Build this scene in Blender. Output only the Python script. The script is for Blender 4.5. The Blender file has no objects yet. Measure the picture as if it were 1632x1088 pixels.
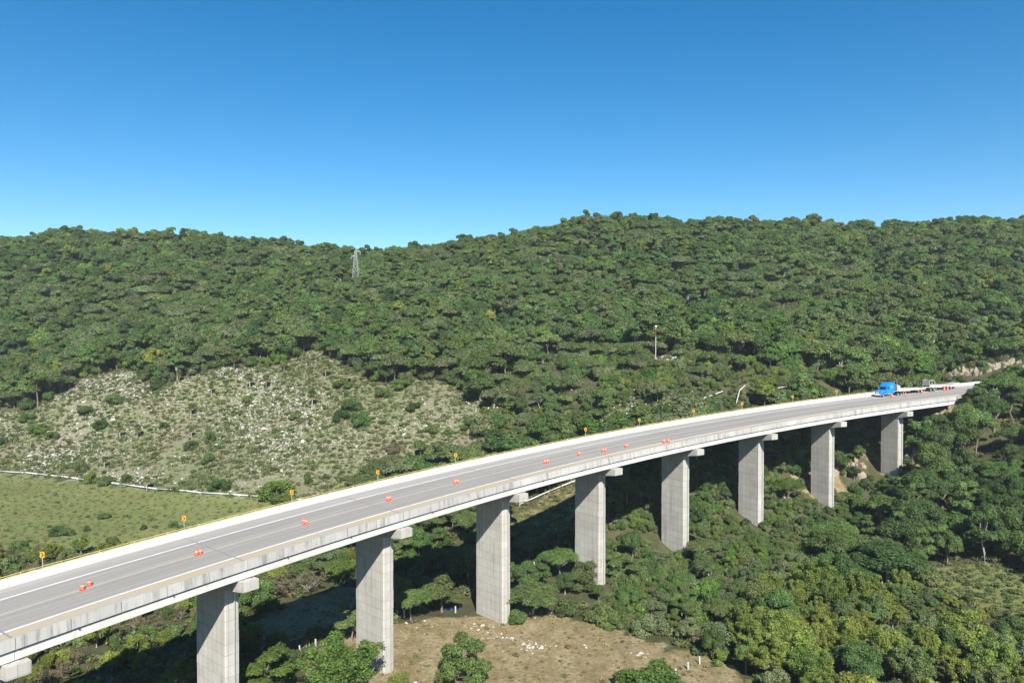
import bpy, math, random
import numpy as np
from mathutils import Vector, Matrix

# ------------------------------------------------------------------ camera, sky, sun, exposure
SC = bpy.context.scene
CAMZ = 55.0
FPX, IW, IH, PITCH = 1162.53, 1632.0, 1088.0, math.radians(0.93)
cam_d = bpy.data.cameras.new('camera'); cam = bpy.data.objects.new('camera', cam_d)
SC.collection.objects.link(cam); SC.camera = cam
cam_d.sensor_width = 36.0; cam_d.lens = 36.0 * FPX / IW
cam_d.clip_start = 0.5; cam_d.clip_end = 6000.0
cam.location = (0, 0, CAMZ); cam.rotation_euler = (math.pi / 2 - PITCH, 0, 0)

SUN_EL = math.radians(40.0)
SUN_H = Vector((0.18, -0.984, 0)).normalized()            # horizontal direction towards the sun
to_sun = Vector((SUN_H.x * math.cos(SUN_EL), SUN_H.y * math.cos(SUN_EL), math.sin(SUN_EL)))
W = bpy.data.worlds.new('World'); SC.world = W; W.use_nodes = True
nt = W.node_tree; bg = nt.nodes['Background']
sky = nt.nodes.new('ShaderNodeTexSky'); sky.sky_type = 'NISHITA'; sky.sun_disc = False
sky.sun_elevation = SUN_EL; sky.sun_rotation = math.atan2(SUN_H.x, SUN_H.y)
sky.altitude = 1500; sky.air_density = 1.0; sky.dust_density = 0.2; sky.ozone_density = 1.5
hsv = nt.nodes.new('ShaderNodeHueSaturation'); hsv.inputs['Saturation'].default_value = 1.44; hsv.inputs['Hue'].default_value = .494
nt.links.new(sky.outputs[0], hsv.inputs['Color']); nt.links.new(hsv.outputs[0], bg.inputs[0]); bg.inputs[1].default_value = 0.076
sun_d = bpy.data.lights.new('sun', 'SUN'); sun_d.energy = 5.0; sun_d.angle = math.radians(0.53)
sun_d.color = (1.0, 0.95, 0.865)
sun = bpy.data.objects.new('sun', sun_d); SC.collection.objects.link(sun)
sun.location = (60, -160, 220); sun.rotation_euler = to_sun.to_track_quat('Z', 'Y').to_euler()
VS = SC.view_settings
VS.view_transform = 'Standard'; VS.look = 'None'; VS.exposure = 1.0; VS.gamma = 1.0; VS.use_curve_mapping = False
SC.cycles.max_bounces = 6; SC.cycles.diffuse_bounces = 3; SC.cycles.transparent_max_bounces = 4
SC.cycles.glossy_bounces = 2; SC.cycles.transmission_bounces = 3

RNG = np.random.default_rng(11)
random.seed(11)
COL = SC.collection

# ------------------------------------------------------------------ helpers
def mesh_of(name, verts, faces, mat=None, smooth=False, mat_idx=None):
    me = bpy.data.meshes.new(name)
    if isinstance(verts, np.ndarray) and isinstance(faces, np.ndarray):
        k = faces.shape[1]; n = len(faces)
        me.vertices.add(len(verts)); me.vertices.foreach_set('co', verts.astype(np.float32).ravel())
        me.loops.add(n * k); me.loops.foreach_set('vertex_index', faces.astype(np.int32).ravel())
        me.polygons.add(n); me.polygons.foreach_set('loop_start', np.arange(0, n * k, k, dtype=np.int32))
        if mat is not None:
            for m in (mat if isinstance(mat, (list, tuple)) else [mat]): me.materials.append(m)
        if mat_idx is not None: me.polygons.foreach_set('material_index', mat_idx)
        if smooth: me.polygons.foreach_set('use_smooth', [True] * n)
        me.update(calc_edges=True)
        return me
    if isinstance(verts, np.ndarray): verts = verts.tolist()
    if isinstance(faces, np.ndarray): faces = faces.tolist()
    me.from_pydata(verts, [], faces)
    if mat is not None:
        for m in (mat if isinstance(mat, (list, tuple)) else [mat]): me.materials.append(m)
    if mat_idx is not None: me.polygons.foreach_set('material_index', mat_idx)
    if smooth: me.polygons.foreach_set('use_smooth', [True] * len(me.polygons))
    me.update()
    return me

def obj(name, me, parent=None, loc=(0, 0, 0), rot=(0, 0, 0)):
    o = bpy.data.objects.new(name, me); COL.objects.link(o)
    o.location = loc; o.rotation_euler = rot
    if parent is not None: o.parent = parent
    return o

def empty(name, loc=(0, 0, 0), rotz=0.0, scale=1.0):
    o = bpy.data.objects.new(name, None); COL.objects.link(o)
    o.empty_display_size = 0.5
    o.location = loc; o.rotation_euler = (0, 0, rotz); o.scale = (scale,) * 3
    return o

def tag(o, label, cat, group=None):
    o['label'] = label; o['category'] = cat
    if group: o['group'] = group
    return o

def kind(o, k):
    o['kind'] = k
    return o

class MB:
    """collects verts and faces of one mesh"""
    def __init__(s): s.v = []; s.f = []; s.m = []
    def add(s, vs, fs, m=0):
        b = len(s.v); s.v += [tuple(x) for x in vs]; s.f += [tuple(i + b for i in f) for f in fs]; s.m += [m] * len(fs)
    def box(s, c, d, m=0, rotz=0, taper=1.0):
        x, y, z = d[0] / 2, d[1] / 2, d[2] / 2
        vs = []
        for k, (sx, sy, sz) in enumerate([(-1,-1,-1),(1,-1,-1),(1,1,-1),(-1,1,-1),(-1,-1,1),(1,-1,1),(1,1,1),(-1,1,1)]):
            t = taper if sz > 0 else 1.0
            px, py = sx * x * t, sy * y * t
            if rotz: px, py = px * math.cos(rotz) - py * math.sin(rotz), px * math.sin(rotz) + py * math.cos(rotz)
            vs.append((c[0] + px, c[1] + py, c[2] + sz * z))
        s.add(vs, [(3,2,1,0),(4,5,6,7),(0,1,5,4),(1,2,6,5),(2,3,7,6),(3,0,4,7)], m)
    def tube(s, pts, rad, n=6, m=0, cap=True):
        pts = [Vector(p) for p in pts]; rings = []
        if not isinstance(rad, (list, tuple)): rad = [rad] * len(pts)
        for i, p in enumerate(pts):
            d = (pts[min(i + 1, len(pts) - 1)] - pts[max(i - 1, 0)])
            d = d.normalized() if d.length > 1e-9 else Vector((0, 0, 1))
            a = d.orthogonal().normalized() if abs(d.z) < .99 else Vector((1, 0, 0))
            if abs(d.z) < .99: a = Vector((0, 0, 1)).cross(d).normalized()
            b = d.cross(a)
            rings.append([p + (a * math.cos(2 * math.pi * k / n) + b * math.sin(2 * math.pi * k / n)) * rad[i] for k in range(n)])
        vs = [v for r in rings for v in r]; fs = []
        for i in range(len(pts) - 1):
            for k in range(n):
                fs.append((i * n + k, i * n + (k + 1) % n, (i + 1) * n + (k + 1) % n, (i + 1) * n + k))
        if cap:
            fs.append(tuple(range(n))[::-1]); fs.append(tuple((len(pts) - 1) * n + k for k in range(n)))
        s.add(vs, fs, m)
    def lathe(s, prof, n=12, c=(0, 0, 0), m=0):
        vs = []; fs = []
        for r, z in prof:
            for k in range(n): vs.append((c[0] + r * math.cos(2 * math.pi * k / n), c[1] + r * math.sin(2 * math.pi * k / n), c[2] + z))
        for i in range(len(prof) - 1):
            for k in range(n): fs.append((i * n + k, i * n + (k + 1) % n, (i + 1) * n + (k + 1) % n, (i + 1) * n + k))
        fs.append(tuple((len(prof) - 1) * n + k for k in range(n)))
        s.add(vs, fs, m)
    def prism(s, poly, y0, y1, m=0):
        """poly in x,z extruded along y"""
        n = len(poly)
        vs = [(x, y0, z) for x, z in poly] + [(x, y1, z) for x, z in poly]
        fs = [tuple(range(n)), tuple(range(2 * n - 1, n - 1, -1))]
        for i in range(n): fs.append((i, i + n, (i + 1) % n + n, (i + 1) % n))
        s.add(vs, fs, m)
    def mesh(s, name, mat, smooth=False): return mesh_of(name, s.v, s.f, mat, smooth, s.m)
    def build(s, name, mat, parent=None, loc=(0, 0, 0), rot=(0, 0, 0), smooth=False):
        return obj(name, s.mesh(name, mat, smooth), parent, loc, rot)

# ------------------------------------------------------------------ materials
def new_mat(name):
    m = bpy.data.materials.new(name); m.use_nodes = True
    return m, m.node_tree, m.node_tree.nodes['Principled BSDF']

def N(nt, typ, **kw):
    n = nt.nodes.new(typ)
    for k, v in kw.items():
        if k in n.inputs.keys() if isinstance(k, str) else False: n.inputs[k].default_value = v
        else: setattr(n, k, v)
    return n

def noise(nt, vec, scale, detail=4, rough=.55):
    n = nt.nodes.new('ShaderNodeTexNoise'); n.inputs['Scale'].default_value = scale
    n.inputs['Detail'].default_value = detail; n.inputs['Roughness'].default_value = rough
    if vec is not None: nt.links.new(vec, n.inputs['Vector'])
    return n.outputs['Fac']

def ramp(nt, fac, stops):
    r = nt.nodes.new('ShaderNodeValToRGB')
    e = r.color_ramp.elements
    while len(e) < len(stops): e.new(0.5)
    for el, (p, c) in zip(e, stops):
        el.position = p; el.color = (c if len(c) == 4 else (*c, 1)) if hasattr(c, '__len__') else (c, c, c, 1)
    nt.links.new(fac, r.inputs[0])
    return r.outputs[0]

def mixc(nt, fac, a, b, mode='MIX'):
    m = nt.nodes.new('ShaderNodeMix'); m.data_type = 'RGBA'; m.blend_type = mode
    for sock, v in ((m.inputs[0], fac), (m.inputs[6], a), (m.inputs[7], b)):
        if isinstance(v, (int, float)): sock.default_value = v
        elif hasattr(v, '__len__'): sock.default_value = (*v, 1) if len(v) == 3 else v
        else: nt.links.new(v, sock)
    return m.outputs[2]

def mathn(nt, op, a, b=None):
    m = nt.nodes.new('ShaderNodeMath'); m.operation = op
    for i, v in enumerate((a, b)):
        if v is None: continue
        if isinstance(v, (int, float)): m.inputs[i].default_value = v
        else: nt.links.new(v, m.inputs[i])
    return m.outputs[0]

def mapping(nt, vec, scale):
    m = nt.nodes.new('ShaderNodeMapping'); m.inputs['Scale'].default_value = scale
    nt.links.new(vec, m.inputs['Vector']); return m.outputs[0]

def bump(nt, bsdf, h, strength=.3, dist=.1):
    b = nt.nodes.new('ShaderNodeBump'); b.inputs['Strength'].default_value = strength; b.inputs['Distance'].default_value = dist
    nt.links.new(h, b.inputs['Height']); nt.links.new(b.outputs[0], bsdf.inputs['Normal'])

def pos(nt): return nt.nodes.new('ShaderNodeNewGeometry').outputs['Position']

def flat(name, col, rough=.6, metal=0.0, var=.12, scale=3.0):
    m, t, b = new_mat(name)
    tc = t.nodes.new('ShaderNodeTexCoord').outputs['Object']
    f = noise(t, tc, scale, 5)
    lo = tuple(c * (1 - var) for c in col); hi = tuple(min(1, c * (1 + var)) for c in col)
    t.links.new(ramp(t, f, [(.3, lo), (.7, hi)]), b.inputs['Base Color'])
    b.inputs['Roughness'].default_value = rough; b.inputs['Metallic'].default_value = metal
    return m

def concrete(name, base, dark, streak=.5, stain_scale=1.0, spec=.25, lo=.52, form=False):
    m, t, b = new_mat(name)
    p = pos(t)
    big = noise(t, p, .25, 5); fine = noise(t, p, 5.0, 6)
    st = noise(t, mapping(t, p, (1.6 * stain_scale, 1.6 * stain_scale, .06)), 1.0, 6, .7)
    c = ramp(t, big, [(.3, tuple(x * .84 for x in base)), (.7, tuple(min(1, x * 1.08) for x in base))])
    c = mixc(t, mathn(t, 'MULTIPLY', t.nodes.new('ShaderNodeObjectInfo').outputs['Random'], .30), c, tuple(x * .70 for x in base))
    c = mixc(t, mathn(t, 'MULTIPLY', fine, .25), c, tuple(x * .7 for x in base))
    sm = ramp(t, st, [(lo, 0.0), (lo + .16, 1.0)])
    sm = mathn(t, 'MULTIPLY', sm, ramp(t, noise(t, p, .35, 3), [(.35, .15), (.6, 1.0)]))
    c = mixc(t, mathn(t, 'MULTIPLY', sm, streak), c, dark)
    if form:                                             # board marks of the shuttering, 1.2 m by 1.45 m
        sx = t.nodes.new('ShaderNodeSeparateXYZ'); t.links.new(t.nodes.new('ShaderNodeTexCoord').outputs['Object'], sx.inputs[0])
        cx = t.nodes.new('ShaderNodeCombineXYZ'); t.links.new(mathn(t, 'ADD', mathn(t, 'ADD', sx.outputs[0], sx.outputs[1]), 20.0), cx.inputs[0]); t.links.new(sx.outputs[2], cx.inputs[1])
        br = t.nodes.new('ShaderNodeTexBrick'); t.links.new(cx.outputs[0], br.inputs['Vector']); br.offset = 0.0
        for k_, v_ in (('Scale', 1.0), ('Brick Width', 1.22), ('Row Height', 1.45), ('Mortar Size', .035), ('Mortar Smooth', .2)): br.inputs[k_].default_value = v_
        br.inputs['Color1'].default_value = (1, 1, 1, 1); br.inputs['Color2'].default_value = (.90, .90, .89, 1); br.inputs['Mortar'].default_value = (.62, .61, .59, 1)
        c = mixc(t, 1.0, c, br.outputs['Color'], 'MULTIPLY')
    t.links.new(c, b.inputs['Base Color']); b.inputs['Roughness'].default_value = .85
    b.inputs['Specular IOR Level'].default_value = spec
    bump(t, b, fine, .25, .03)
    return m

M = {}
M['concrete'] = concrete('pier_concrete', (.46, .44, .40), (.19, .175, .15), .6, form=True)
M['girder'] = concrete('girder_concrete', (.58, .562, .53), (.3, .28, .25), .45)
M['parapet'] = concrete('stained_parapet_concrete', (.42, .41, .39), (.08, .076, .07), .68, 1.1, .25, .48)
M['barrier'] = concrete('white_barrier_paint', (.66, .66, .65), (.42, .41, .39), .3)
M['dark'] = flat('dark_drain', (.03, .03, .03), .8)
M['joint'] = flat('expansion_joint_rubber', (.205, .198, .188), .7)
M['yellow'] = flat('yellow_paint', (.50, .42, .18), .5, 0, .25, 1.5)
M['white_line'] = flat('white_line_paint', (.80, .80, .78), .6, 0, .12, .6)
M['galv'] = flat('galvanised_steel', (.50, .52, .50), .45, .6)
M['sign_yellow'] = flat('sign_yellow', (.60, .28, .02), .4, 0, .05)
M['black'] = flat('black_paint', (.015, .015, .015), .5)
M['orange'] = flat('cone_orange', (.62, .075, .025), .5, 0, .1)
M['reflective'] = flat('reflective_white', (.55, .5, .46), .35, 0, .05)
M['blue'] = flat('truck_blue', (.008, .20, .62), .28, 0, .05)
M['glass'] = flat('dark_glass', (.012, .016, .03), .06, 0, .02)
M['chrome'] = flat('bright_metal', (.65, .66, .68), .25, .8)
M['white_paint'] = flat('trailer_white', (.38, .37, .345), .45, 0, .1)
M['rubber'] = flat('tyre_rubber', (.02, .02, .02), .85)
M['chassis'] = flat('chassis_black', (.03, .03, .03), .6)
M['plank'] = flat('trailer_deck_grey', (.42, .40, .37), .8, 0, .2)
M['pipe'] = flat('pipe_white', (.55, .57, .53), .5, 0, .08)
M['steel'] = flat('tower_steel', (.34, .36, .35), .5, .3)
M['red'] = flat('pole_red', (.28, .035, .025), .5)
M['white'] = flat('pole_white', (.5, .5, .48), .5)
M['tarp'] = flat('blue_tarp', (.02, .05, .16), .5, 0, .3)

def bark(name, col):
    m, t, b = new_mat(name)
    f = noise(t, mapping(t, t.nodes.new('ShaderNodeTexCoord').outputs['Object'], (3, 3, .7)), 2.5, 5)
    t.links.new(ramp(t, f, [(.3, tuple(x * .55 for x in col)), (.7, col)]), b.inputs['Base Color'])
    b.inputs['Roughness'].default_value = .9
    return m
M['bark'] = bark('bark_grey_brown', (.23, .19, .15))
M['pale_bark'] = bark('bark_pale', (.40, .37, .33))

def leafmat(name='foliage', rnd=.36, trans=.38, inst=False):
    m = bpy.data.materials.new(name); m.use_nodes = True; t = m.node_tree
    t.nodes.clear()
    out = t.nodes.new('ShaderNodeOutputMaterial')
    oi = t.nodes.new('ShaderNodeObjectInfo')
    at = t.nodes.new('ShaderNodeAttribute'); at.attribute_name = 'tint'
    src = oi.outputs['Color']
    if inst:
        ia = t.nodes.new('ShaderNodeAttribute'); ia.attribute_type = 'INSTANCER'; ia.attribute_name = 'hue'; src = ia.outputs['Color']
    c = mixc(t, 1.0, src, at.outputs['Color'], 'MULTIPLY')
    hs = t.nodes.new('ShaderNodeHueSaturation')
    r1 = mathn(t, 'FRACT', mathn(t, 'MULTIPLY', oi.outputs['Random'], 7.31))
    t.links.new(mathn(t, 'ADD', mathn(t, 'MULTIPLY', oi.outputs['Random'], .03), .487), hs.inputs['Hue'])
    t.links.new(mathn(t, 'ADD', mathn(t, 'MULTIPLY', r1, rnd), 1 - rnd / 2), hs.inputs['Value'])
    hs.inputs['Saturation'].default_value = 1.0
    t.links.new(c, hs.inputs['Color'])
    d = t.nodes.new('ShaderNodeBsdfDiffuse'); tr = t.nodes.new('ShaderNodeBsdfTranslucent')
    gl = t.nodes.new('ShaderNodeBsdfGlossy'); gl.inputs['Roughness'].default_value = .6
    gl.inputs['Color'].default_value = (.6, .65, .6, 1)
    t.links.new(hs.outputs[0], d.inputs[0])
    t.links.new(mixc(t, 1.0, hs.outputs[0], (1.1, 1.25, .6), 'MULTIPLY'), tr.inputs[0])
    m1 = t.nodes.new('ShaderNodeMixShader'); m1.inputs[0].default_value = trans
    t.links.new(d.outputs[0], m1.inputs[1]); t.links.new(tr.outputs[0], m1.inputs[2])
    m2 = t.nodes.new('ShaderNodeMixShader'); m2.inputs[0].default_value = .02
    t.links.new(m1.outputs[0], m2.inputs[1]); t.links.new(gl.outputs[0], m2.inputs[2])
    t.links.new(m2.outputs[0], out.inputs[0])
    return m
M['leaf'] = leafmat()
M['leaf_mass'] = leafmat('foliage_mass', inst=True)

def rockmat(name, a, b_):
    m, t, b = new_mat(name)
    oi = t.nodes.new('ShaderNodeObjectInfo').outputs['Random']
    p = pos(t)
    f = noise(t, p, 1.2, 6, .65)
    c = ramp(t, f, [(.3, b_), (.62, a)])
    c = mixc(t, mathn(t, 'MULTIPLY', oi, .45), c, b_)
    t.links.new(c, b.inputs['Base Color']); b.inputs['Roughness'].default_value = .95
    b.inputs['Specular IOR Level'].default_value = .15
    bump(t, b, f, .5, .15)
    return m
M['lime'] = rockmat('limestone', (.50, .48, .45), (.27, .255, .23))
M['beige_rock'] = rockmat('beige_rock', (.36, .305, .235), (.13, .105, .08))

# road: u = distance along the road, v = distance across it
def roadmat(name, col, tracks=True, dust=None):
    m, t, b = new_mat(name)
    uv = t.nodes.new('ShaderNodeUVMap').outputs[0]
    big = noise(t, mapping(t, uv, (.05, .5, 1)), 1.0, 5); fine = noise(t, mapping(t, uv, (2, 6, 1)), 1.0, 6)
    lng = noise(t, mapping(t, uv, (.015, 1.3, 1)), 1.0, 4)
    c = ramp(t, big, [(.3, tuple(x * .9 for x in col)), (.7, tuple(x * 1.08 for x in col))])
    if tracks: c = mixc(t, ramp(t, lng, [(.40, 0.0), (.60, .7)]), c, tuple(x * .76 for x in col))
    if dust: c = mixc(t, ramp(t, noise(t, mapping(t, uv, (.12, .9, 1)), 1.0, 5), [(.35, 0.0), (.6, 1.0)]), c, dust)
    c = mixc(t, mathn(t, 'MULTIPLY', fine, .3), c, tuple(x * .8 for x in col))
    t.links.new(c, b.inputs['Base Color']); b.inputs['Roughness'].default_value = .85
    b.inputs['Specular IOR Level'].default_value = .2
    return m
M['asphalt'] = roadmat('worn_grey_asphalt', (.274, .259, .236))
M['shoulder'] = roadmat('pale_far_shoulder', (.31, .295, .272))
M['dusty'] = roadmat('dusty_near_shoulder', (.33, .31, .27), False, (.37, .30, .18))
def linemat(name, col, under, lo, hi):
    m, t, b = new_mat(name)
    uv = t.nodes.new('ShaderNodeUVMap').outputs[0]
    f = noise(t, mapping(t, uv, (.6, 5, 1)), 1.0, 6, .7)
    t.links.new(mixc(t, ramp(t, f, [(lo, 0.0), (hi, 1.0)]), under, col), b.inputs['Base Color'])
    b.inputs['Roughness'].default_value = .7
    return m
M['yellow_line'] = linemat('worn_yellow_line', (.43, .345, .22), (.28, .262, .235), .38, .85)
M['edge_white'] = linemat('edge_line_white', (.66, .66, .65), (.36, .355, .35), .28, .52)

# ------------------------------------------------------------------ road alignment (an arc that bends to the right and climbs)
L = 25.5
X0, Y0, HD0, KD, Z0, G1, G2, CROSS = -48.70, 71.13, 54.684, 0.15304, -31.42, .04598, .2465e-4, .0101
S_MIN, S_MAX = -5.5 * L, 17 * L
_ss = np.linspace(S_MIN, S_MAX, 4001); _ds = _ss[1] - _ss[0]
_hd = np.radians(HD0 - KD * _ss)
_x = np.concatenate([[0], np.cumsum((np.cos(_hd[1:]) + np.cos(_hd[:-1])) / 2) * _ds])
_y = np.concatenate([[0], np.cumsum((np.sin(_hd[1:]) + np.sin(_hd[:-1])) / 2) * _ds])
_i0 = int(np.argmin(abs(_ss))); _x += X0 - _x[_i0]; _y += Y0 - _y[_i0]
_z = CAMZ + Z0 + G1 * _ss + G2 * _ss ** 2
_z = np.where(_ss < 0, CAMZ + Z0 + G1 * _ss, _z)
def RP(s, t=0.0, h=0.0):
    X = float(np.interp(s, _ss, _x)); Y = float(np.interp(s, _ss, _y)); Z = float(np.interp(s, _ss, _z)); H = float(np.interp(s, _ss, _hd))
    return Vector((X - math.sin(H) * t, Y + math.cos(H) * t, Z + h + CROSS * t))
def RH(s): return float(np.interp(s, _ss, _hd))
DECK, T_FAR, T_FWL, T_CL, T_NWL = .96, 16.28, 12.72, 8.11, 2.96
S_END = 8.74 * L; S_BEG = -3 * L

def project(p):
    x, y, z = p[0], p[1], p[2] - CAMZ
    c, s = math.cos(PITCH), math.sin(PITCH)
    d = y * c - z * s; v = y * s + z * c
    return (IW / 2 + FPX * x / d, IH / 2 - FPX * v / d, d)
def ray(px, py):
    a = (px - IW / 2) / FPX; b = -(py - IH / 2) / FPX
    c, s = math.cos(PITCH), math.sin(PITCH)
    return np.array([a, c + b * s, -s + b * c])
def at_depth(px, py, Y):
    r = ray(px, py); r = r * (Y / r[1]); return (r[0], r[1], r[2] + CAMZ)
def at_z(px, py, z):
    r = ray(px, py); k = (z - CAMZ) / r[2]; return (r[0] * k, r[1] * k, z)
def road_hit(px, py, h=DECK):
    best = None
    for s in np.arange(-2 * L, 13 * L, .5):
        for t in np.arange(0.3, 16.3, .4):
            p = RP(s, t, h); u, v, d = project(p)
            e = (u - px) ** 2 + (v - py) ** 2 * 4
            if best is None or e < best[0]: best = (e, s, t)
    return best[1], best[2]
_rs = np.arange(-2 * L, 13 * L, .5); _rt = np.arange(0.3, 16.3, .2)
_rg = None
def road_hit(px, py):
    global _rg
    if _rg is None:
        X = np.interp(_rs, _ss, _x); Y = np.interp(_rs, _ss, _y); Z = np.interp(_rs, _ss, _z); H = np.interp(_rs, _ss, _hd)
        X = X[:, None] - np.sin(H)[:, None] * _rt; Y = Y[:, None] + np.cos(H)[:, None] * _rt; Zz = Z[:, None] + DECK + CROSS * _rt - CAMZ
        c, s = math.cos(PITCH), math.sin(PITCH); d = Y * c - Zz * s; v = Y * s + Zz * c
        _rg = (np.where(d > 5, IW / 2 + FPX * X / d, -9e9), IH / 2 - FPX * v / d)
    e = (_rg[0] - px) ** 2 + (_rg[1] - py) ** 2
    i, j = np.unravel_index(np.argmin(e), e.shape)
    return float(_rs[i]), float(_rt[j])

# ------------------------------------------------------------------ terrain: heights through surveyed points, then fractal relief
CP = []
def g(px, py, Y, dz=0):
    x, y, z = at_depth(px, py, Y); CP.append((x, y, z + dz))
def gz(px, py, z):
    CP.append(at_z(px, py, z + CAMZ))
def w(x, y, z): CP.append((x, y, z + CAMZ))
for i, zz in zip(range(0, 9), (-52.5, -53, -53.4, -53, -51.8, -50.3, -46.7, -44.3, -41.8)):
    p = RP(i * L, 8.1); CP.append((p.x, p.y, zz + CAMZ))
    if i < 6: q = RP(i * L, -8); CP.append((q.x, q.y, zz + CAMZ - .3))
gz(900, 1050, -53.4); gz(640, 1060, -53.5); gz(1150, 1075, -52.5); gz(1300, 1000, -52.5); gz(1600, 1080, -51); gz(1600, 940, -49.5); gz(1450, 960, -51); gz(1240, 880, -48.8); gz(1100, 960, -52)
gz(500, 945, -53); gz(100, 1030, -52.5); gz(200, 845, -50); gz(0, 800, -49); gz(-150, 790, -48); gz(0, 750, -48); gz(250, 778, -48); gz(480, 795, -47); gz(-200, 735, -47)
gz(620, 880, -52); gz(830, 880, -52); gz(400, 850, -50.5); gz(700, 850, -51)
g(830, 806, 192); g(915, 770, 196); g(760, 800, 200)
g(900, 690, 216); g(1085, 656, 213); g(1200, 626, 223); g(1300, 611, 228); g(1000, 760, 185)
g(300, 700, 250); g(300, 600, 285); g(100, 700, 262); g(100, 600, 300); g(600, 680, 235); g(600, 592, 268); g(0, 640, 288); g(760, 625, 250); g(-200, 660, 285); g(470, 640, 255); g(450, 580, 285)
g(200, 500, 350, -6); g(600, 470, 350, -6); g(0, 500, 350, -6); g(900, 520, 300, -6); g(1200, 500, 300, -6); g(1500, 500, 290, -6); g(1500, 578, 246, -5); g(400, 450, 390, -6); g(1000, 440, 350, -6); g(1300, 430, 350, -6); g(1600, 440, 340, -6)
for px, py, Y in ((-300, 400, 440), (-100, 396, 440), (100, 379, 445), (300, 382, 445), (450, 393, 450), (600, 410, 470), (700, 400, 460), (850, 374, 440), (980, 356, 430), (1150, 356, 430), (1400, 360, 430), (1632, 364, 430), (1900, 366, 420), (-600, 405, 440), (2200, 370, 420)): g(px, py, Y, -7)
g(1510, 760, 190); g(1600, 770, 178); g(1632, 660, 192, -5); g(1750, 640, 185, -5); g(1900, 600, 180, -5); g(1800, 900, 140)
w(210, 120, -38); w(260, 60, -30); w(250, -60, -30); w(150, 60, -50); w(60, 40, -54); w(0, 0, -55); w(0, -100, -50); w(-120, -60, -48); w(-150, 60, -48); w(-220, 140, -47); w(-250, 250, -46); w(150, -120, -45); w(-330, 60, -42); w(-350, 300, -25); w(340, 250, -2); w(350, 130, -12); w(90, 95, -52)
for x in (-450, -250, -80, 80, 250, 450): w(x, 640, 18); w(x, 820, -5)
w(-480, 350, 5); w(480, 330, 32); w(-480, 0, -35); w(480, 0, -15)
CP = np.array(CP)
def tps_fit(P, lam=60.0):
    n = len(P); d = np.hypot(P[:, None, 0] - P[None, :, 0], P[:, None, 1] - P[None, :, 1])
    K = np.where(d > 0, d * d * np.log(d + 1e-9), 0) + lam * np.eye(n)
    Q = np.c_[np.ones(n), P[:, :2]]
    A = np.block([[K, Q], [Q.T, np.zeros((3, 3))]])
    return np.linalg.solve(A, np.r_[P[:, 2], 0, 0, 0])
def tps_eval(P, wt, X, Y):
    out = wt[-3] + wt[-2] * X + wt[-1] * Y
    for i in range(len(P)):
        d2 = (X - P[i, 0]) ** 2 + (Y - P[i, 1]) ** 2
        out = out + wt[i] * .5 * d2 * np.log(d2 + 1e-9)
    return out
GX0, GX1, GY0, GY1, GS = -480.0, 480.0, -110.0, 640.0, 3.0
gx = np.arange(GX0, GX1 + .1, GS); gy = np.arange(GY0, GY1 + .1, GS)
GXX, GYY = np.meshgrid(gx, gy)
WT = tps_fit(CP); GZ = tps_eval(CP, WT, GXX, GYY)
def vnoise(X, Y, sc, seed):
    r = np.random.default_rng(seed); T = r.random((64, 64))
    u = X / sc + 1000.3; v = Y / sc + 1000.7
    i = np.floor(u).astype(int); j = np.floor(v).astype(int); a = u - i; b = v - j
    a = a * a * (3 - 2 * a); b = b * b * (3 - 2 * b)
    f = lambda p, q: T[p % 64, q % 64]
    return (f(i, j) * (1 - a) + f(i + 1, j) * a) * (1 - b) + (f(i, j + 1) * (1 - a) + f(i + 1, j + 1) * a) * b - .5
hill = np.clip((GYY - 200) / 120, 0, 1)
GZ = GZ + hill * (vnoise(GXX, GYY, 60, 1) * 7 + vnoise(GXX, GYY, 25, 2) * 3.5) + vnoise(GXX, GYY, 14, 3) * (.7 + 1.2 * hill) + vnoise(GXX, GYY, 6, 4) * (.35 + .5 * hill)
# road corridor: distance across (t) and along (s) for every grid node near the road
smp = np.arange(S_MIN, S_MAX, 2.0)
SX = np.interp(smp, _ss, _x); SY = np.interp(smp, _ss, _y); SZ = np.interp(smp, _ss, _z); SH = np.interp(smp, _ss, _hd)
best = np.full(GXX.shape, 1e9); bi = np.zeros(GXX.shape, int)
for k in range(len(smp)):
    cx = SX[k] - math.sin(SH[k]) * 8.3; cy = SY[k] + math.cos(SH[k]) * 8.3
    d = (GXX - cx) ** 2 + (GYY - cy) ** 2
    m_ = d < best; best = np.where(m_, d, best); bi = np.where(m_, k, bi)
RS = smp[bi]
RD = np.sqrt(best)
RZ = SZ[bi] + DECK - .5 + CROSS * 8
out = np.clip(RD - 9.6, 0, None)
on = (RS > S_END) | (RS < S_BEG)
fill = RZ - out * .75; cut = RZ + out * 1.3
far_side = ((GXX - SX[bi]) * -np.sin(SH[bi]) + (GYY - SY[bi]) * np.cos(SH[bi])) > 8.3
GZ = np.where(on, np.clip(GZ, fill, np.where(far_side, cut, np.maximum(cut, GZ))), GZ)
ax = RP(S_END, 8.3); dend = np.hypot(GXX - ax.x, GYY - ax.y)
ah = RH(S_END); along = (GXX - ax.x) * math.cos(ah) + (GYY - ax.y) * math.sin(ah)
cone_fill = RZ - .9 - np.clip(-along, 0, None) * .95 - np.clip(RD - 9, 0, None) * .9
GZ = np.where((RS <= S_END) & (RS > S_END - 40) & (RD < 45), np.maximum(GZ, cone_fill), GZ)
GZ = np.where((RS <= S_END) & (RS > S_BEG) & (RD < 11), np.minimum(GZ, SZ[bi] - 1.5), GZ)
GZ = np.where(RD < 8.5, np.minimum(GZ, RZ), GZ)

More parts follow.
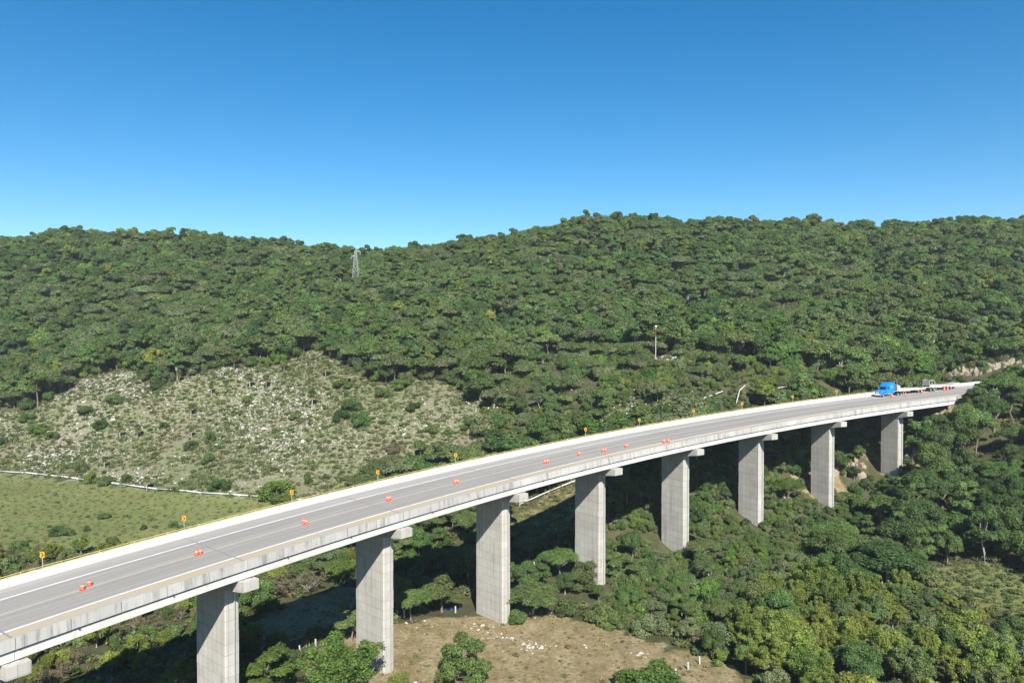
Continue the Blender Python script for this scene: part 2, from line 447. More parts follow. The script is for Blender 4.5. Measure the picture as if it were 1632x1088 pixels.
def ground(x, y):
    u = (x - GX0) / GS; v = (y - GY0) / GS
    i = int(min(max(u, 0), len(gx) - 2)); j = int(min(max(v, 0), len(gy) - 2)); a = u - i; b = v - j
    return float((GZ[j, i] * (1 - a) + GZ[j, i + 1] * a) * (1 - b) + (GZ[j + 1, i] * (1 - a) + GZ[j + 1, i + 1] * a) * b)
def hit(px, py, y0=60.0):
    r = ray(px, py); k = y0
    while k < 620:
        p = r * k; z = p[2] + CAMZ
        if abs(p[0]) < 475 and z <= ground(p[0], p[1]):
            return (p[0], p[1], ground(p[0], p[1]))
        k += .6
    return None

def in_poly(px, py, poly):
    c = False; n = len(poly); j = n - 1
    for i in range(n):
        xi, yi = poly[i]; xj, yj = poly[j]
        if (yi > py) != (yj > py) and px < (xj - xi) * (py - yi) / (yj - yi) + xi: c = not c
        j = i
    return c
# regions read off the photograph, on the ground as seen from the drone
BOULDER = [(-300, 690), (0, 655), (55, 655), (130, 602), (205, 588), (250, 622), (350, 582), (440, 585), (500, 556), (545, 575), (600, 612), (700, 606), (765, 640), (770, 690), (880, 690), (930, 660), (1090, 640), (1110, 662), (930, 700), (720, 745), (480, 800), (250, 780), (0, 752), (-300, 725)]
FIELD = [(-400, 735), (0, 755), (250, 782), (480, 800), (380, 840), (180, 885), (80, 875), (-20, 880), (-400, 900)]
CLEAR = [(560, 1000), (640, 990), (760, 985), (850, 972), (930, 985), (1010, 1012), (1110, 1040), (1190, 1078), (1240, 1130), (560, 1130), (470, 1060)]
TRACK = [(380, 1000), (480, 955), (560, 930), (640, 945), (560, 1000), (430, 1030)]
GLADE = [(1480, 915), (1540, 900), (1632, 905), (1700, 960), (1632, 985), (1560, 965), (1500, 950)]
SLOPE2 = [(815, 815), (920, 765), (935, 790), (900, 850), (815, 870)]
def region(x, y, z):
    if y < 20: return ''
    px, py, d = project((x, y, z))
    if in_poly(px, py, BOULDER) and y > 185: return 'boulder'
    if in_poly(px, py, FIELD) and y > 150: return 'field'
    if y < 175 and in_poly(px, py, CLEAR): return 'clear'
    if y < 200 and in_poly(px, py, TRACK): return 'track'
    if y < 190 and in_poly(px, py, GLADE): return 'glade'
    if in_poly(px, py, SLOPE2): return 'slope2'
    return ''
def terrain_material():
    m, t, b = new_mat('ground_cover')
    p = pos(t)
    at = t.nodes.new('ShaderNodeAttribute'); at.attribute_name = 'cover'
    sep = t.nodes.new('ShaderNodeSeparateColor'); t.links.new(at.outputs['Color'], sep.inputs[0])
    n1 = noise(t, p, .06, 5); n2 = noise(t, p, .35, 6, .6); n3 = noise(t, p, 1.6, 6, .65)
    litter = ramp(t, n2, [(.3, (.045, .05, .022)), (.7, (.09, .085, .045))])
    grass = ramp(t, n2, [(.25, (.095, .125, .038)), (.5, (.142, .165, .056)), (.75, (.20, .20, .08))])
    grass = mixc(t, ramp(t, n1, [(.4, 0.0), (.65, .6)]), grass, (.15, .145, .062))
    grass = mixc(t, ramp(t, n3, [(.5, 0.0), (.7, .6)]), grass, (.075, .095, .035))
    dirt = ramp(t, n2, [(.25, (.14, .105, .058)), (.5, (.245, .185, .108)), (.75, (.33, .27, .18))])
    dirt = mixc(t, ramp(t, n3, [(.42, 0.0), (.62, .7)]), dirt, (.12, .12, .05))
    stone = ramp(t, n3, [(.3, (.10, .115, .05)), (.5, (.16, .158, .09)), (.68, (.29, .262, .225))])
    pk = noise(t, p, .045, 3)
    stone = mixc(t, ramp(t, pk, [(.52, 0.0), (.62, .75)]), stone, (.175, .138, .112))
    stone = mixc(t, ramp(t, n1, [(.42, 0.0), (.6, .6)]), stone, ramp(t, n3, [(.35, (.085, .108, .04)), (.6, (.155, .165, .08))]))
    brk = mathn(t, 'MULTIPLY', mathn(t, 'SUBTRACT', n2, .5), 1.1)
    def msk(ch): return ramp(t, mathn(t, 'ADD', sep.outputs[ch], brk), [(.38, 0.0), (.62, 1.0)])
    c = mixc(t, msk(0), litter, grass); c = mixc(t, msk(2), c, stone); c = mixc(t, msk(1), c, dirt)
    t.links.new(c, b.inputs['Base Color']); b.inputs['Roughness'].default_value = .95
    b.inputs['Specular IOR Level'].default_value = .1
    bump(t, b, n3, .8, .35)
    return m
ny, nx = GZ.shape
V = np.c_[GXX.ravel(), GYY.ravel(), GZ.ravel()]
ii = (np.arange(ny - 1)[:, None] * nx + np.arange(nx - 1)[None, :]).ravel()
F = np.c_[ii, ii + 1, ii + 1 + nx, ii + nx]
me = mesh_of('ground', V, F, terrain_material(), True)
cov = np.zeros((len(V), 4)); cov[:, 3] = 1
REG = np.empty(len(V), object)
for k in range(len(V)):
    r = region(*V[k]); REG[k] = r
    if r == 'boulder': cov[k, 2] = 1
    elif r in ('field', 'glade'): cov[k, 0] = 1
    elif r in ('clear', 'track'): cov[k, 1] = 1
    elif r == 'slope2': cov[k, 0] = .5; cov[k, 1] = .4
    elif V[k, 1] < 230: cov[k, 0] = .22
rdf = RD.ravel(); rsf = RS.ravel()
near_end = (rsf > S_END - 20) & (rdf < 13) & (V[:, 1] < 260)
cov[near_end, 1] = np.maximum(cov[near_end, 1], .6)
sp = RP(7.2 * L, 12)
dm = np.hypot(V[:, 0] - sp.x, V[:, 1] - sp.y) < 8
cov[dm, 1] = .85
ca = me.color_attributes.new('cover', 'FLOAT_COLOR', 'POINT'); ca.data.foreach_set('color', cov.ravel())
kind(obj('ground', me), 'structure')
# the land beyond: one wide sheet that carries on to the horizon, a little under the surveyed ground's rim
R2 = []; ang = np.linspace(0, 2 * math.pi, 97)[:-1]
rim = []
for a in ang:
    c, s = math.cos(a), math.sin(a); cx, cy = (GX0 + GX1) / 2, (GY0 + GY1) / 2
    hx, hy = (GX1 - GX0) / 2 - 2, (GY1 - GY0) / 2 - 2
    k = min(hx / abs(c) if abs(c) > 1e-6 else 1e9, hy / abs(s) if abs(s) > 1e-6 else 1e9)
    x, y = cx + c * k, cy + s * k; z = ground(x, y) - .6
    rim.append((x, y, z, c, s, k))
vs = []; fs = []
RR = (0, 60, 200, 600, 1500, 4000)
for j, e in enumerate(RR):
    for (x, y, z, c, s, k) in rim:
        f = min(1, e / 700); zz = z * (1 - f) + (-5.0) * f
        vs.append((x + c * e, y + s * e, zz))
n_ = len(rim)
for j in range(len(RR) - 1):
    for i in range(n_): fs.append((j * n_ + i, j * n_ + (i + 1) % n_, (j + 1) * n_ + (i + 1) % n_, (j + 1) * n_ + i))
m2 = mesh_of('terrain', vs, fs, flat('far_woodland_ground', (.06, .075, .035), .95, 0, .4, .02), True)
kind(obj('terrain', m2), 'structure')

# ------------------------------------------------------------------ bridge
def sweep(mb, s0, s1, prof, step=3.2, m=0):
    n = max(1, int(math.ceil((s1 - s0) / step))); k = len(prof); vs = []; fs = []
    for i in range(n + 1):
        s = s0 + (s1 - s0) * i / n
        for t, h in prof: vs.append(RP(s, t, h))
    for i in range(n):
        for j in range(k): fs.append((i * k + j, i * k + (j + 1) % k, (i + 1) * k + (j + 1) % k, (i + 1) * k + j))
    fs.append(tuple(range(k))[::-1]); fs.append(tuple(n * k + j for j in range(k)))
    mb.add(vs, fs, m)
def swept(name, s0, s1, prof, mat, parent, step=3.2):
    mb = MB(); sweep(mb, s0, s1, prof, step)
    o = RP((s0 + s1) / 2, prof[0][0], prof[0][1])
    mb.v = [(v[0] - o.x, v[1] - o.y, v[2] - o.z) for v in mb.v]
    return mb.build(name, mat, parent, loc=tuple(Vector(o) - Vector(BR)))
p0 = RP(4 * L, 8.1); BR = (p0.x, p0.y, 0.0)
bridge = empty('viaduct', BR)
tag(bridge, 'long curved concrete viaduct on tall rectangular piers crossing the valley', 'bridge')
GAP = .03
for i in range(-3, 9):
    s0, s1 = i * L + GAP, min((i + 1) * L, S_END) - GAP
    swept('deck_slab', s0, s1, [(.28, .10), (16.5, .10), (16.5, DECK - .06), (.32, DECK - .06)], M['girder'], bridge)
    swept('edge_girder', s0, s1, [(.24, -1.06), (.74, -1.06), (.74, .098), (.50, .098), (.50, -.10), (.24, -.17)], M['girder'], bridge)
    swept('edge_girder', s0, s1, [(15.9, -1.02), (16.4, -1.02), (16.4, .098), (15.9, .098)], M['girder'], bridge)
    for t in (4.1, 8.1, 12.1):
        swept('girder', s0, s1, [(t - .25, -1.0), (t + .25, -1.0), (t + .25, .098), (t - .25, .098)], M['girder'], bridge)
    NPAN = 5; d = L / NPAN
    for k in range(NPAN):
        a, b = i * L + k * d + .035, min(i * L + (k + 1) * d, S_END) - .035
        if b - a < .8: continue
        jit = random.uniform(-.012, .012)
        swept('parapet_panel', a, b, [(-.04 + jit, .06), (.275, .06), (.275, 1.20), (.03 + jit, 1.22)], M['parapet'], bridge, 2.6)
        swept('barrier_panel', a, b, [(T_FAR, .62), (T_FAR + .4, .62), (T_FAR + .3, DECK + 1.0), (T_FAR + .08, DECK + 1.0)], M['barrier'], bridge, 2.6)
        if k in (1, 3):
            mb = MB(); mb.tube([RP(a + .6, -.12, .02), RP(a + .6, .1, .04)], .09, 8)
            c = RP(a + .6, 0, 0); mb.v = [(v[0] - c.x, v[1] - c.y, v[2] - c.z) for v in mb.v]
            mb.build('drain_spout', M['dark'], bridge, loc=tuple(c - Vector(BR)))
    swept('barrier_coping', s0, s1, [(T_FAR + .05, DECK + 1.003), (T_FAR + .33, DECK + 1.003), (T_FAR + .33, DECK + 1.06), (T_FAR + .05, DECK + 1.06)], M['yellow'], bridge)
    swept('barrier_rail', s0, s1, [(T_FAR + .16, DECK + 1.26), (T_FAR + .22, DECK + 1.26), (T_FAR + .22, DECK + 1.32), (T_FAR + .16, DECK + 1.32)], M['yellow'], bridge)
    for k in range(6):
        if i * L + (k + .5) * L / 6 > S_END: continue
        c = RP(i * L + (k + .5) * L / 6, T_FAR + .19, DECK + 1.06)
        mb = MB(); mb.box((0, 0, .10), (.09, .09, .199)); mb.build('rail_post', M['yellow'], bridge, loc=tuple(c - Vector(BR)), rot=(0, 0, RH(i * L)))

PW, PT = 7.3, 2.0                                     # pier width across the road, thickness along it
CH = .14
def pier_ring(w, th, ch, z):
    a, b = w / 2, th / 2
    return [(-a + ch, -b, z), (a - ch, -b, z), (a, -b + ch, z), (a, b - ch, z), (a - ch, b, z), (-a + ch, b, z), (-a, b - ch, z), (-a, -b + ch, z)]
def pier_block(w, th, ch, z0, z1, mb):
    r = pier_ring(w, th, ch, z0) + pier_ring(w, th, ch, z1)
    fs = [tuple(range(8))[::-1], tuple(range(8, 16))]
    for k in range(8): fs.append((k, (k + 1) % 8, (k + 1) % 8 + 8, k + 8))
    mb.add(r, fs)
for i in range(-2, 9):
    near_t = {4: 3.7, 5: 3.3, 6: 3.15, 7: 2.75, 8: 2.1}.get(i, 3.75); PW = {4: 7.1, 5: 6.7, 6: 6.3, 7: 5.9, 8: 5.6}.get(i, 7.4)
    s = i * L; ct = near_t + PW / 2; c = RP(s, ct, 0); hd = RH(s)
    top = c.z - 1.06                                     # underside of the girders
    gz_ = min(ground(c.x + dx, c.y + dy) for dx in (-4, 0, 4) for dy in (-4, 0, 4)) - 1.2
    rot = hd - math.pi / 2                               # local x: across the road towards the near side
    HH = top - gz_
    base = Vector((c.x, c.y, gz_))
    mb = MB(); pier_block(PW - .06, PT - .06, CH, 0, HH - 1.0, mb)
    pier = mb.build('pier', M['concrete'], bridge, loc=tuple(base - Vector(BR)), rot=(0, 0, rot))
    shaft_top = HH - 2.0
    z = shaft_top; k = 0
    while z > .4:
        zl = max(z - 2.9, .02)
        mb = MB(); j = random.uniform(-.03, .03)
        pier_block(PW + j, PT + j, CH, 0, z - zl - .045, mb)
        mb.build('shaft_lift', M['concrete'], pier, loc=(0, 0, zl))
        z = zl
    mb = MB()                                            # hammerhead cap
    xn, xf = ct + .75, ct - 16.9                         # cap ends, near and far
    cb = CROSS * 1.0
    poly = [(xf, HH - 1.4 - xf * cb), (-PW / 2 - .1, HH - 2.1), (PW / 2 + .1, HH - 2.1), (xn, HH - 1.4 - xn * cb), (xn, HH - .14 - xn * cb), (xf, HH - .14 - xf * cb)]
    mb.prism(poly, -PT / 2 - .1, PT / 2 + .1)
    mb.build('pier_cap', M['concrete'], pier)
    for t in (ct - 16.1, ct - 12.1, ct - 8.1, ct - 4.1, ct - .52):
        for sy in (-.55, .55):
            mb = MB(); mb.box((0, 0, .06), (.5, .4, .12)); mb.build('bearing', M['dark'], pier, loc=(t, sy, HH - .13 - t * cb))
    mb = MB(); mb.tube([(0, 0, .05), (0, 0, HH - 1.7)], .11, 8); mb.build('drain_pipe', M['galv'], pier, loc=(PW / 2 + .13, .25, 0))
# abutment where the deck meets the hillside, and the one out of frame
for s, d in ((S_END, 1), (S_BEG, -1)):
    c = RP(s + d * 1.0, 8.15, 0); z0 = c.z - 9
    mb = MB(); mb.box((0, 0, 4.9), (17.0, 1.9, 9.8)); mb.build('abutment', M['concrete'], bridge, loc=tuple(Vector((c.x, c.y, z0)) - Vector(BR)), rot=(0, 0, RH(s) - math.pi / 2))

# ------------------------------------------------------------------ road on the deck and on past it
def strip(s0, s1, cols, step=3.0, h=DECK):
    n = int((s1 - s0) / step); vs = []; fs = []; uv = []; mi = []
    for i in range(n + 1):
        s = s0 + (s1 - s0) * i / n
        for t in cols: vs.append(RP(s, t, h)); uv.append((s, t))
    k = len(cols)
    for i in range(n):
        for j in range(k - 1):
            fs.append((i * k + j, (i + 1) * k + j, (i + 1) * k + j + 1, i * k + j + 1)); mi.append(j)
    return vs, fs, uv, mi
def strip_obj(name, s0, s1, cols, mats, h=DECK, parent=None):
    vs, fs, uv, mi = strip(s0, s1, cols, h=h)
    vs = [tuple(v) for v in vs]
    me = mesh_of(name, vs, [tuple(reversed(f)) for f in fs], mats, False, mi if len(mats) > 1 else None)
    ul = me.uv_layers.new(name='UVMap'); co = []
    for l in me.loops: co += list(uv[l.vertex_index])
    ul.data.foreach_set('uv', co)
    return obj(name, me, parent)
road = strip_obj('road', S_BEG - 2 * L, 15.5 * L, [.30, T_NWL, T_FWL, T_FAR - .003], [M['dusty'], M['asphalt'], M['shoulder']])
kind(road, 'structure')
strip_obj('edge_line', S_BEG - 2 * L, 15.5 * L, [T_FWL - .13, T_FWL + .13], [M['edge_white']], DECK + .004, road)
strip_obj('edge_line', S_BEG - 2 * L, 15.5 * L, [T_NWL - .15, T_NWL + .15], [M['edge_white']], DECK + .004, road)
strip_obj('centre_line', S_BEG - 2 * L, 15.5 * L, [T_CL - .30, T_CL + .30], [M['yellow_line']], DECK + .004, road)
for i in range(-2, 9):
    vs = [tuple(RP(i * L + a, t, DECK + .008)) for t in (.32, 5, 10, T_FAR - .02) for a in (-.11, .11)]
    obj('expansion_joint', mesh_of('expansion_joint', vs, [(0, 1, 3, 2), (2, 3, 5, 4), (4, 5, 7, 6)], M['joint']), road)
# low white barrier that carries on along the outer side past the bridge, and a kerb on the inner side
bar = MB(); sweep(bar, S_END + .1, 15.4 * L, [(T_FAR, .3), (T_FAR + .35, .3), (T_FAR + .3, DECK + .85), (T_FAR + .06, DECK + .85)], 3.0)
o_ = bar.build('roadside_barrier', M['barrier']); tag(o_, 'white concrete barrier along the outer road edge past the viaduct end', 'barrier')

# ------------------------------------------------------------------ labels: each thing is told apart, ordinals only where look-alikes stand together
PENDING = []
def later(o, base, cat, group, suffix=True): PENDING.append((o, base, cat, group))
ORD = ['first', 'second', 'third', 'fourth', 'fifth', 'sixth', 'seventh', 'eighth', 'ninth', 'tenth', 'eleventh', 'twelfth', 'thirteenth', 'fourteenth', 'fifteenth', 'sixteenth', 'seventeenth', 'eighteenth', 'nineteenth', 'twentieth']
def ordw(n):
    n = int(n)
    if n < 20: return ORD[n]
    return '%d%s' % (n + 1, {1: 'st', 2: 'nd', 3: 'rd'}.get((n + 1) % 10, 'th') if not 10 < (n + 1) % 100 < 14 else 'th')
def settle_labels():
    by = {}
    for it in PENDING: by.setdefault(it[1], []).append(it)
    for base, its in by.items():
        if len(base.split()) > 12 and len(its) > 1 or len(base.split()) > 16: print('LONG', base, len(its))
        its.sort(key=lambda it: project(it[0].location)[0])
        for n, (o, b, cat, group) in enumerate(its):
            lab = b if len(its) == 1 else '%s, %s from the left' % (b, ordw(n)) if n < len(its) - 1 else '%s, rightmost' % b
            tag(o, lab, cat, group)

# ------------------------------------------------------------------ plants: prototype meshes
def unit(v): return v / (np.linalg.norm(v, axis=-1, keepdims=True) + 1e-9)
def leaves(clumps, n, size, rng, up=.35, rand=.75, asp=.6, inner=.75, low=-.5):
    """many small leaf sprays on the shells of the clumps: verts, faces, tint"""
    wts = np.array([c[1][0] * c[1][1] + c[1][0] * c[1][2] for c in clumps]); wts = wts / wts.sum()
    idx = rng.choice(len(clumps), n, p=wts)
    C = np.array([c[0] for c in clumps])[idx]; R = np.array([c[1] for c in clumps])[idx]
    tint_c = rng.normal(1.0, .10, len(clumps))[idx]
    d = unit(rng.normal(size=(n, 3)))
    d[:, 2] = np.where(d[:, 2] < low, -d[:, 2], d[:, 2])
    rad = inner + (1.06 - inner) * rng.random((n, 1)) ** .6
    lump = 1 + .18 * np.sin(d[:, :1] * 5 + idx[:, None]) * np.sin(d[:, 1:2] * 6 + idx[:, None] * 1.7)
    P = C + d * R * rad * lump
    nn = unit(unit(d / R) + rand * rng.normal(size=(n, 3)) + np.array([0, 0, up]))
    a = unit(np.cross(nn, rng.normal(size=(n, 3)))); b = np.cross(nn, a)
    s = size * (.55 + .9 * rng.random((n, 1)))
    a = a * s; b = b * s * asp
    Vv = np.stack([P - a, P + b * .9 - a * .15, P + a + nn * s * .12, P - b * .9 + a * .1], 1).reshape(-1, 3)
    Ff = np.arange(4 * n).reshape(n, 4)
    base = tint_c * rng.normal(1.0, .16, n)
    T = np.stack([base * rng.normal(1.0, .06, n), base, base * rng.normal(.97, .08, n), np.ones(n)], 1).clip(.35, 1.9)
    return Vv, Ff, np.repeat(T, 4, 0)
def leaf_mesh(name, parts, mat):
    V_ = np.concatenate([p[0] for p in parts]); off = 0; Fs = []
    for p in parts: Fs.append(p[1] + off); off += len(p[0])
    me = mesh_of(name, V_, np.concatenate(Fs), mat)
    ca = me.color_attributes.new('tint', 'FLOAT_COLOR', 'POINT'); ca.data.foreach_set('color', np.concatenate([p[2] for p in parts]).ravel().astype(np.float32))
    return me
def limbs(rng, clumps, trunk_h, r0, lean=(0, 0)):
    mb = MB(); fork = Vector((lean[0], lean[1], trunk_h))
    mb.tube([(0, 0, -.6), (lean[0] * .3, lean[1] * .3, trunk_h * .5), fork], [r0 * 1.15, r0 * .85, r0 * .7], 7, cap=False)
    for c, r in clumps:
        e = Vector(c); mid = fork.lerp(e, .5) + Vector((rng.normal(0, .25), rng.normal(0, .25), rng.normal(.1, .2)))
        mb.tube([fork, mid, e], [r0 * .5, r0 * .32, r0 * .12], 5, cap=False)
    return mb
PROTO = {}
def proto(key, kindname, seed, nleaf, lsize):
    rng = np.random.default_rng(seed)
    cl = []
    if kindname == 'umbrella':          # wide, flat-topped, layered
        H, R = rng.uniform(6.2, 7.6), rng.uniform(4.6, 5.6)
        for k in range(19):
            a = k * 2.4 + rng.uniform(-.5, .5); r = R * .84 * math.sqrt((k + .3) / 19) * rng.uniform(.85, 1.08)
            cl.append(((r * math.cos(a), r * math.sin(a), H - .42 * r * r / R - rng.uniform(0, .9)), (R * rng.uniform(.20, .40), R * rng.uniform(.20, .40), R * rng.uniform(.14, .24))))
        tr = limbs(rng, cl, H * .42, .20, (rng.normal(0, .5), rng.normal(0, .5)))
        lv = leaves(cl, nleaf, lsize, rng, .55, .5, .5, .55)
    elif kindname == 'dense':           # rounded, full, dark gaps between lobes
        H, R = rng.uniform(7.5, 9.0), rng.uniform(3.4, 4.2)
        for k in range(15):
            d = unit(rng.normal(size=3)); d[2] = abs(d[2]) * 1.0 - .25
            cl.append(((d[0] * R * .66, d[1] * R * .66, H * .58 + d[2] * R * .85), (R * rng.uniform(.3, .46),) * 2 + (R * rng.uniform(.24, .36),)))
        tr = limbs(rng, cl, H * .33, .24)
        lv = leaves(cl, nleaf, lsize, rng, .35, .55, .6, .6)
    elif kindname == 'open':            # taller, irregular, tiers of foliage with sky between
        H, R = rng.uniform(8.5, 10.5), rng.uniform(3.0, 3.8)
        for k in range(11):
            zf = rng.uniform(.42, 1.0); a = rng.uniform(0, 6.28); r = R * rng.uniform(.2, .95) * (1.25 - zf * .75)
            cl.append(((r * math.cos(a), r * math.sin(a), H * zf), (R * rng.uniform(.26, .42),) * 2 + (R * rng.uniform(.16, .27),)))
        tr = limbs(rng, cl, H * .4, .2, (rng.normal(0, .4), rng.normal(0, .4)))
        lv = leaves(cl, nleaf, lsize, rng, .45, .6, .6, .5)
    elif kindname == 'plume':           # feathery, arching sprays, yellow-green
        H, R = rng.uniform(6.5, 8.0), rng.uniform(3.4, 4.2)
        for k in range(26):
            a = rng.uniform(0, 6.28); tilt = rng.uniform(.15, 1.15); ln = rng.uniform(.75, 1.05)
            for f in (.55, .75, .93):
                r = R * 1.15 * math.sin(tilt) * f * ln; zz = H * .15 + H * .85 * (f * ln * (math.cos(tilt * .75)) - .22 * f * f * math.sin(tilt))
                cl.append(((r * math.cos(a), r * math.sin(a), max(zz, .8)), (R * .17 * (1.25 - .45 * f),) * 2 + (R * .14,)))
        tr = limbs(rng, cl[::4], H * .25, .15)
        lv = leaves(cl, nleaf, lsize, rng, .2, .8, .38, .3)
    elif kindname == 'bushy':           # irregular, lobed and leafy almost to the ground
        H, R = rng.uniform(6.2, 7.4), rng.uniform(3.2, 3.8)
        for k in range(24):
            zf = rng.uniform(.16, .96); a = k * 2.4 + rng.uniform(-.6, .6); r = R * rng.uniform(.35, .95) * math.sqrt(max(0, 1 - (abs(zf - .42) / .62) ** 2))
            cl.append(((r * math.cos(a), r * math.sin(a), H * zf), (R * rng.uniform(.2, .38),) * 2 + (R * rng.uniform(.17, .3),)))
        tr = limbs(rng, cl, H * .2, .17, (rng.normal(0, .3), rng.normal(0, .3)))
        lv = leaves(cl, nleaf, lsize, rng, .3, .7, .55, .5, -.8)
    elif kindname == 'bush':            # many stems, leafy to the ground
        H, R = rng.uniform(2.6, 3.4), rng.uniform(2.0, 2.5)
        for k in range(12):
            d = unit(rng.normal(size=3)); d[2] = abs(d[2])
            cl.append(((d[0] * R * .65, d[1] * R * .65, .55 + d[2] * H * .62), (R * rng.uniform(.28, .45),) * 2 + (R * rng.uniform(.24, .38),)))
        tr = limbs(rng, cl, .35, .09)
        lv = leaves(cl, nleaf, lsize, rng, .3, .75, .6, .6, -.8)
    elif kindname == 'thicket':         # dry twigs with few leaves
        H, R = rng.uniform(2.8, 3.6), 2.0
        for k in range(34):
            a = rng.uniform(0, 6.28); r = R * rng.uniform(.1, 1)
            cl.append(((r * math.cos(a), r * math.sin(a), H * rng.uniform(.45, 1.0)), (.32, .32, .3)))
        tr = limbs(rng, cl, .3, .07)
        lv = leaves(cl, nleaf, lsize, rng, .1, 1.0, .3, .3, -1)
    cm = leaf_mesh('crown', [lv], M['leaf'])
    tm = tr.mesh('trunk', M['pale_bark'] if seed % (3 if seed < 200 else 4) == 1 else M['bark'])
    zmax = float(lv[0][:, 2].max()); rmax = float(np.percentile(np.hypot(lv[0][:, 0], lv[0][:, 1]), 97))
    PROTO.setdefault(key, []).append((cm, tm, zmax, rmax))
for s_ in range(4):
    proto('near_umbrella', 'umbrella', 100 + s_, 13000, .165); proto('near_dense', 'dense', 120 + s_, 14000, .165)
    proto('near_open', 'open', 140 + s_, 11000, .165); proto('near_plume', 'plume', 160 + s_, 14000, .165)
    proto('near_bushy', 'bushy', 170 + s_, 14000, .165)
    proto('bush', 'bush', 180 + s_, 5200, .15)
for s_ in range(2): proto('thicket', 'thicket', 200 + s_, 900, .16)
for s_ in range(4):
    proto('far_umbrella', 'umbrella', 220 + s_, 5000, .32); proto('far_dense', 'dense', 240 + s_, 5000, .32); proto('far_open', 'open', 260 + s_, 4000, .32)

PAL = {'olive': (.134, .178, .064), 'mid': (.108, .168, .050), 'dark': (.074, .122, .040), 'yellow': (.196, .232, .052), 'grey': (.152, .182, .088), 'brown': (.20, .165, .105), 'bright': (.122, .190, .044)}
LOOK = {'olive': 'olive green', 'mid': 'mid green', 'dark': 'dark green', 'yellow': 'yellow-green', 'grey': 'grey-green', 'brown': 'dry brown', 'bright': 'fresh green'}
FORM = {'near_umbrella': 'flat-topped', 'near_dense': 'dense round', 'near_open': 'open-crowned', 'near_plume': 'feathery', 'near_bushy': 'shaggy', 'far_umbrella': 'flat-topped', 'far_dense': 'dense round', 'far_open': 'open-crowned', 'bush': 'leafy', 'thicket': 'twiggy'}
def plant(key, x, y, height, hue, name=None, width=None, var=None, sink=.15):
    pr = PROTO[key]; cm, tm, zm, rm = pr[var % len(pr) if var is not None else random.randrange(len(pr))]
    k = height / zm
    e = empty(name or ('bush' if key in ('bush', 'thicket') else 'tree'), (x, y, ground(x, y) - sink * k), random.uniform(0, 6.28), k)
    e.scale = (k * random.uniform(.86, 1.16), k * random.uniform(.86, 1.16), k)
    if width: e.scale = (width / rm, width / rm, k)
    c = obj('crown', cm, e); t = obj('trunk', tm, e)
    h = PAL[hue]; f = random.uniform(.88, 1.12)
    c.color = (h[0] * f * random.uniform(.93, 1.07), h[1] * f, h[2] * f, 1)
    return e
PLACED = []                                             # x, y, radius of hand-placed plants
def size_word(h, lo, hi): return 'small ' if h < lo else 'tall ' if h > hi else ''

# hand-placed plants the photograph shows one by one: kind, base pixel, height, hue, label
HAND = [
 ('near_plume', 548, 1112, 9.6, 'bright', 'large fresh green feathery tree between the two nearest full piers', 5.6),
 ('near_open', 418, 1125, 8.2, 'bright', 'bright green tree at the bottom edge beside the nearest pier', 4.2),
 ('near_bushy', 440, 1098, 6.8, 'dark', 'dark green tree behind the bright one beside the nearest pier', 3.0),
 ('near_bushy', 738, 1092, 7.6, 'mid', 'round green tree standing alone on the dry clearing', 4.3),
 ('near_umbrella', 655, 990, 6.2, 'mid', 'small flat-topped tree with bare stem by the blue tarpaulin', 3.6),
 ('near_open', 704, 976, 7.2, 'olive', 'leaning olive tree with pale bare branches right of the flat-topped tree', 4.0),
 ('near_umbrella', 893, 922, 6.6, 'mid', 'round-headed green tree in front of the bridge shadow between two piers', 3.9),
 ('near_umbrella', 848, 979, 5.6, 'olive', 'spreading olive tree with white forked trunk at the clearing edge', 5.6),
 ('bush', 1035, 1104, 4.6, 'bright', 'bright green bush at the bottom edge of the dry clearing', 5.0),
 ('bush', 636, 1095, 2.4, 'yellow', 'small yellow-green bush at the foot of the second full pier', 1.7),
 ('near_umbrella', 541, 936, 6.4, 'bright', 'bright tree at the end of the dirt track behind the bridge', 3.2),
 ('near_bushy', 410, 975, 6.2, 'mid', 'green tree directly behind the nearest full pier', 3.8),
 ('thicket', 455, 950, 4.4, 'brown', 'dry brown thicket beside the dirt track', 4.2),
 ('thicket', 492, 942, 4.2, 'brown', 'dry thicket right of the brown one by the dirt track', 3.6),
 ('near_open', 560, 1025, 7.0, 'olive', 'olive tree half hidden behind the second full pier', 3.0),
 ('near_open', 520, 920, 7.5, 'grey', 'grey-green tree with pale stems behind the dirt track', 3.2),
 ('bush', 828, 992, 2.6, 'mid', 'green bush growing against the foot of the third full pier', 2.0),
 ('near_bushy', 985, 915, 4.6, 'olive', 'olive tree in front of the fourth full pier, right side', 4.6),
 ('near_bushy', 930, 940, 6.0, 'olive', 'scrubby tree in front of the fourth full pier', 3.4),
 ('near_dense', 1415, 930, 8.5, 'dark', 'broad dark green tree above the two white posts', 6.5),
 ('near_umbrella', 1330, 900, 8.0, 'mid', 'wide green tree left of the broad dark tree', 6.0),
 ('near_umbrella', 1255, 800, 6.0, 'bright', 'bright green tree between the sixth and seventh piers', 4.0),
 ('near_dense', 1405, 835, 7.5, 'mid', 'green tree at the foot of the last pier', 5.6),
]
for key, px, py, h, hue, lab, rw in HAND:
    y_flat = None
    q = hit(px, py)
    if q is None: continue
    o = plant(key, q[0], q[1], h, hue, width=rw); PLACED.append((q[0], q[1], rw * .8))
    tag(o, lab, 'bush' if key in ('bush', 'thicket') else 'tree', 'plants on the valley floor')

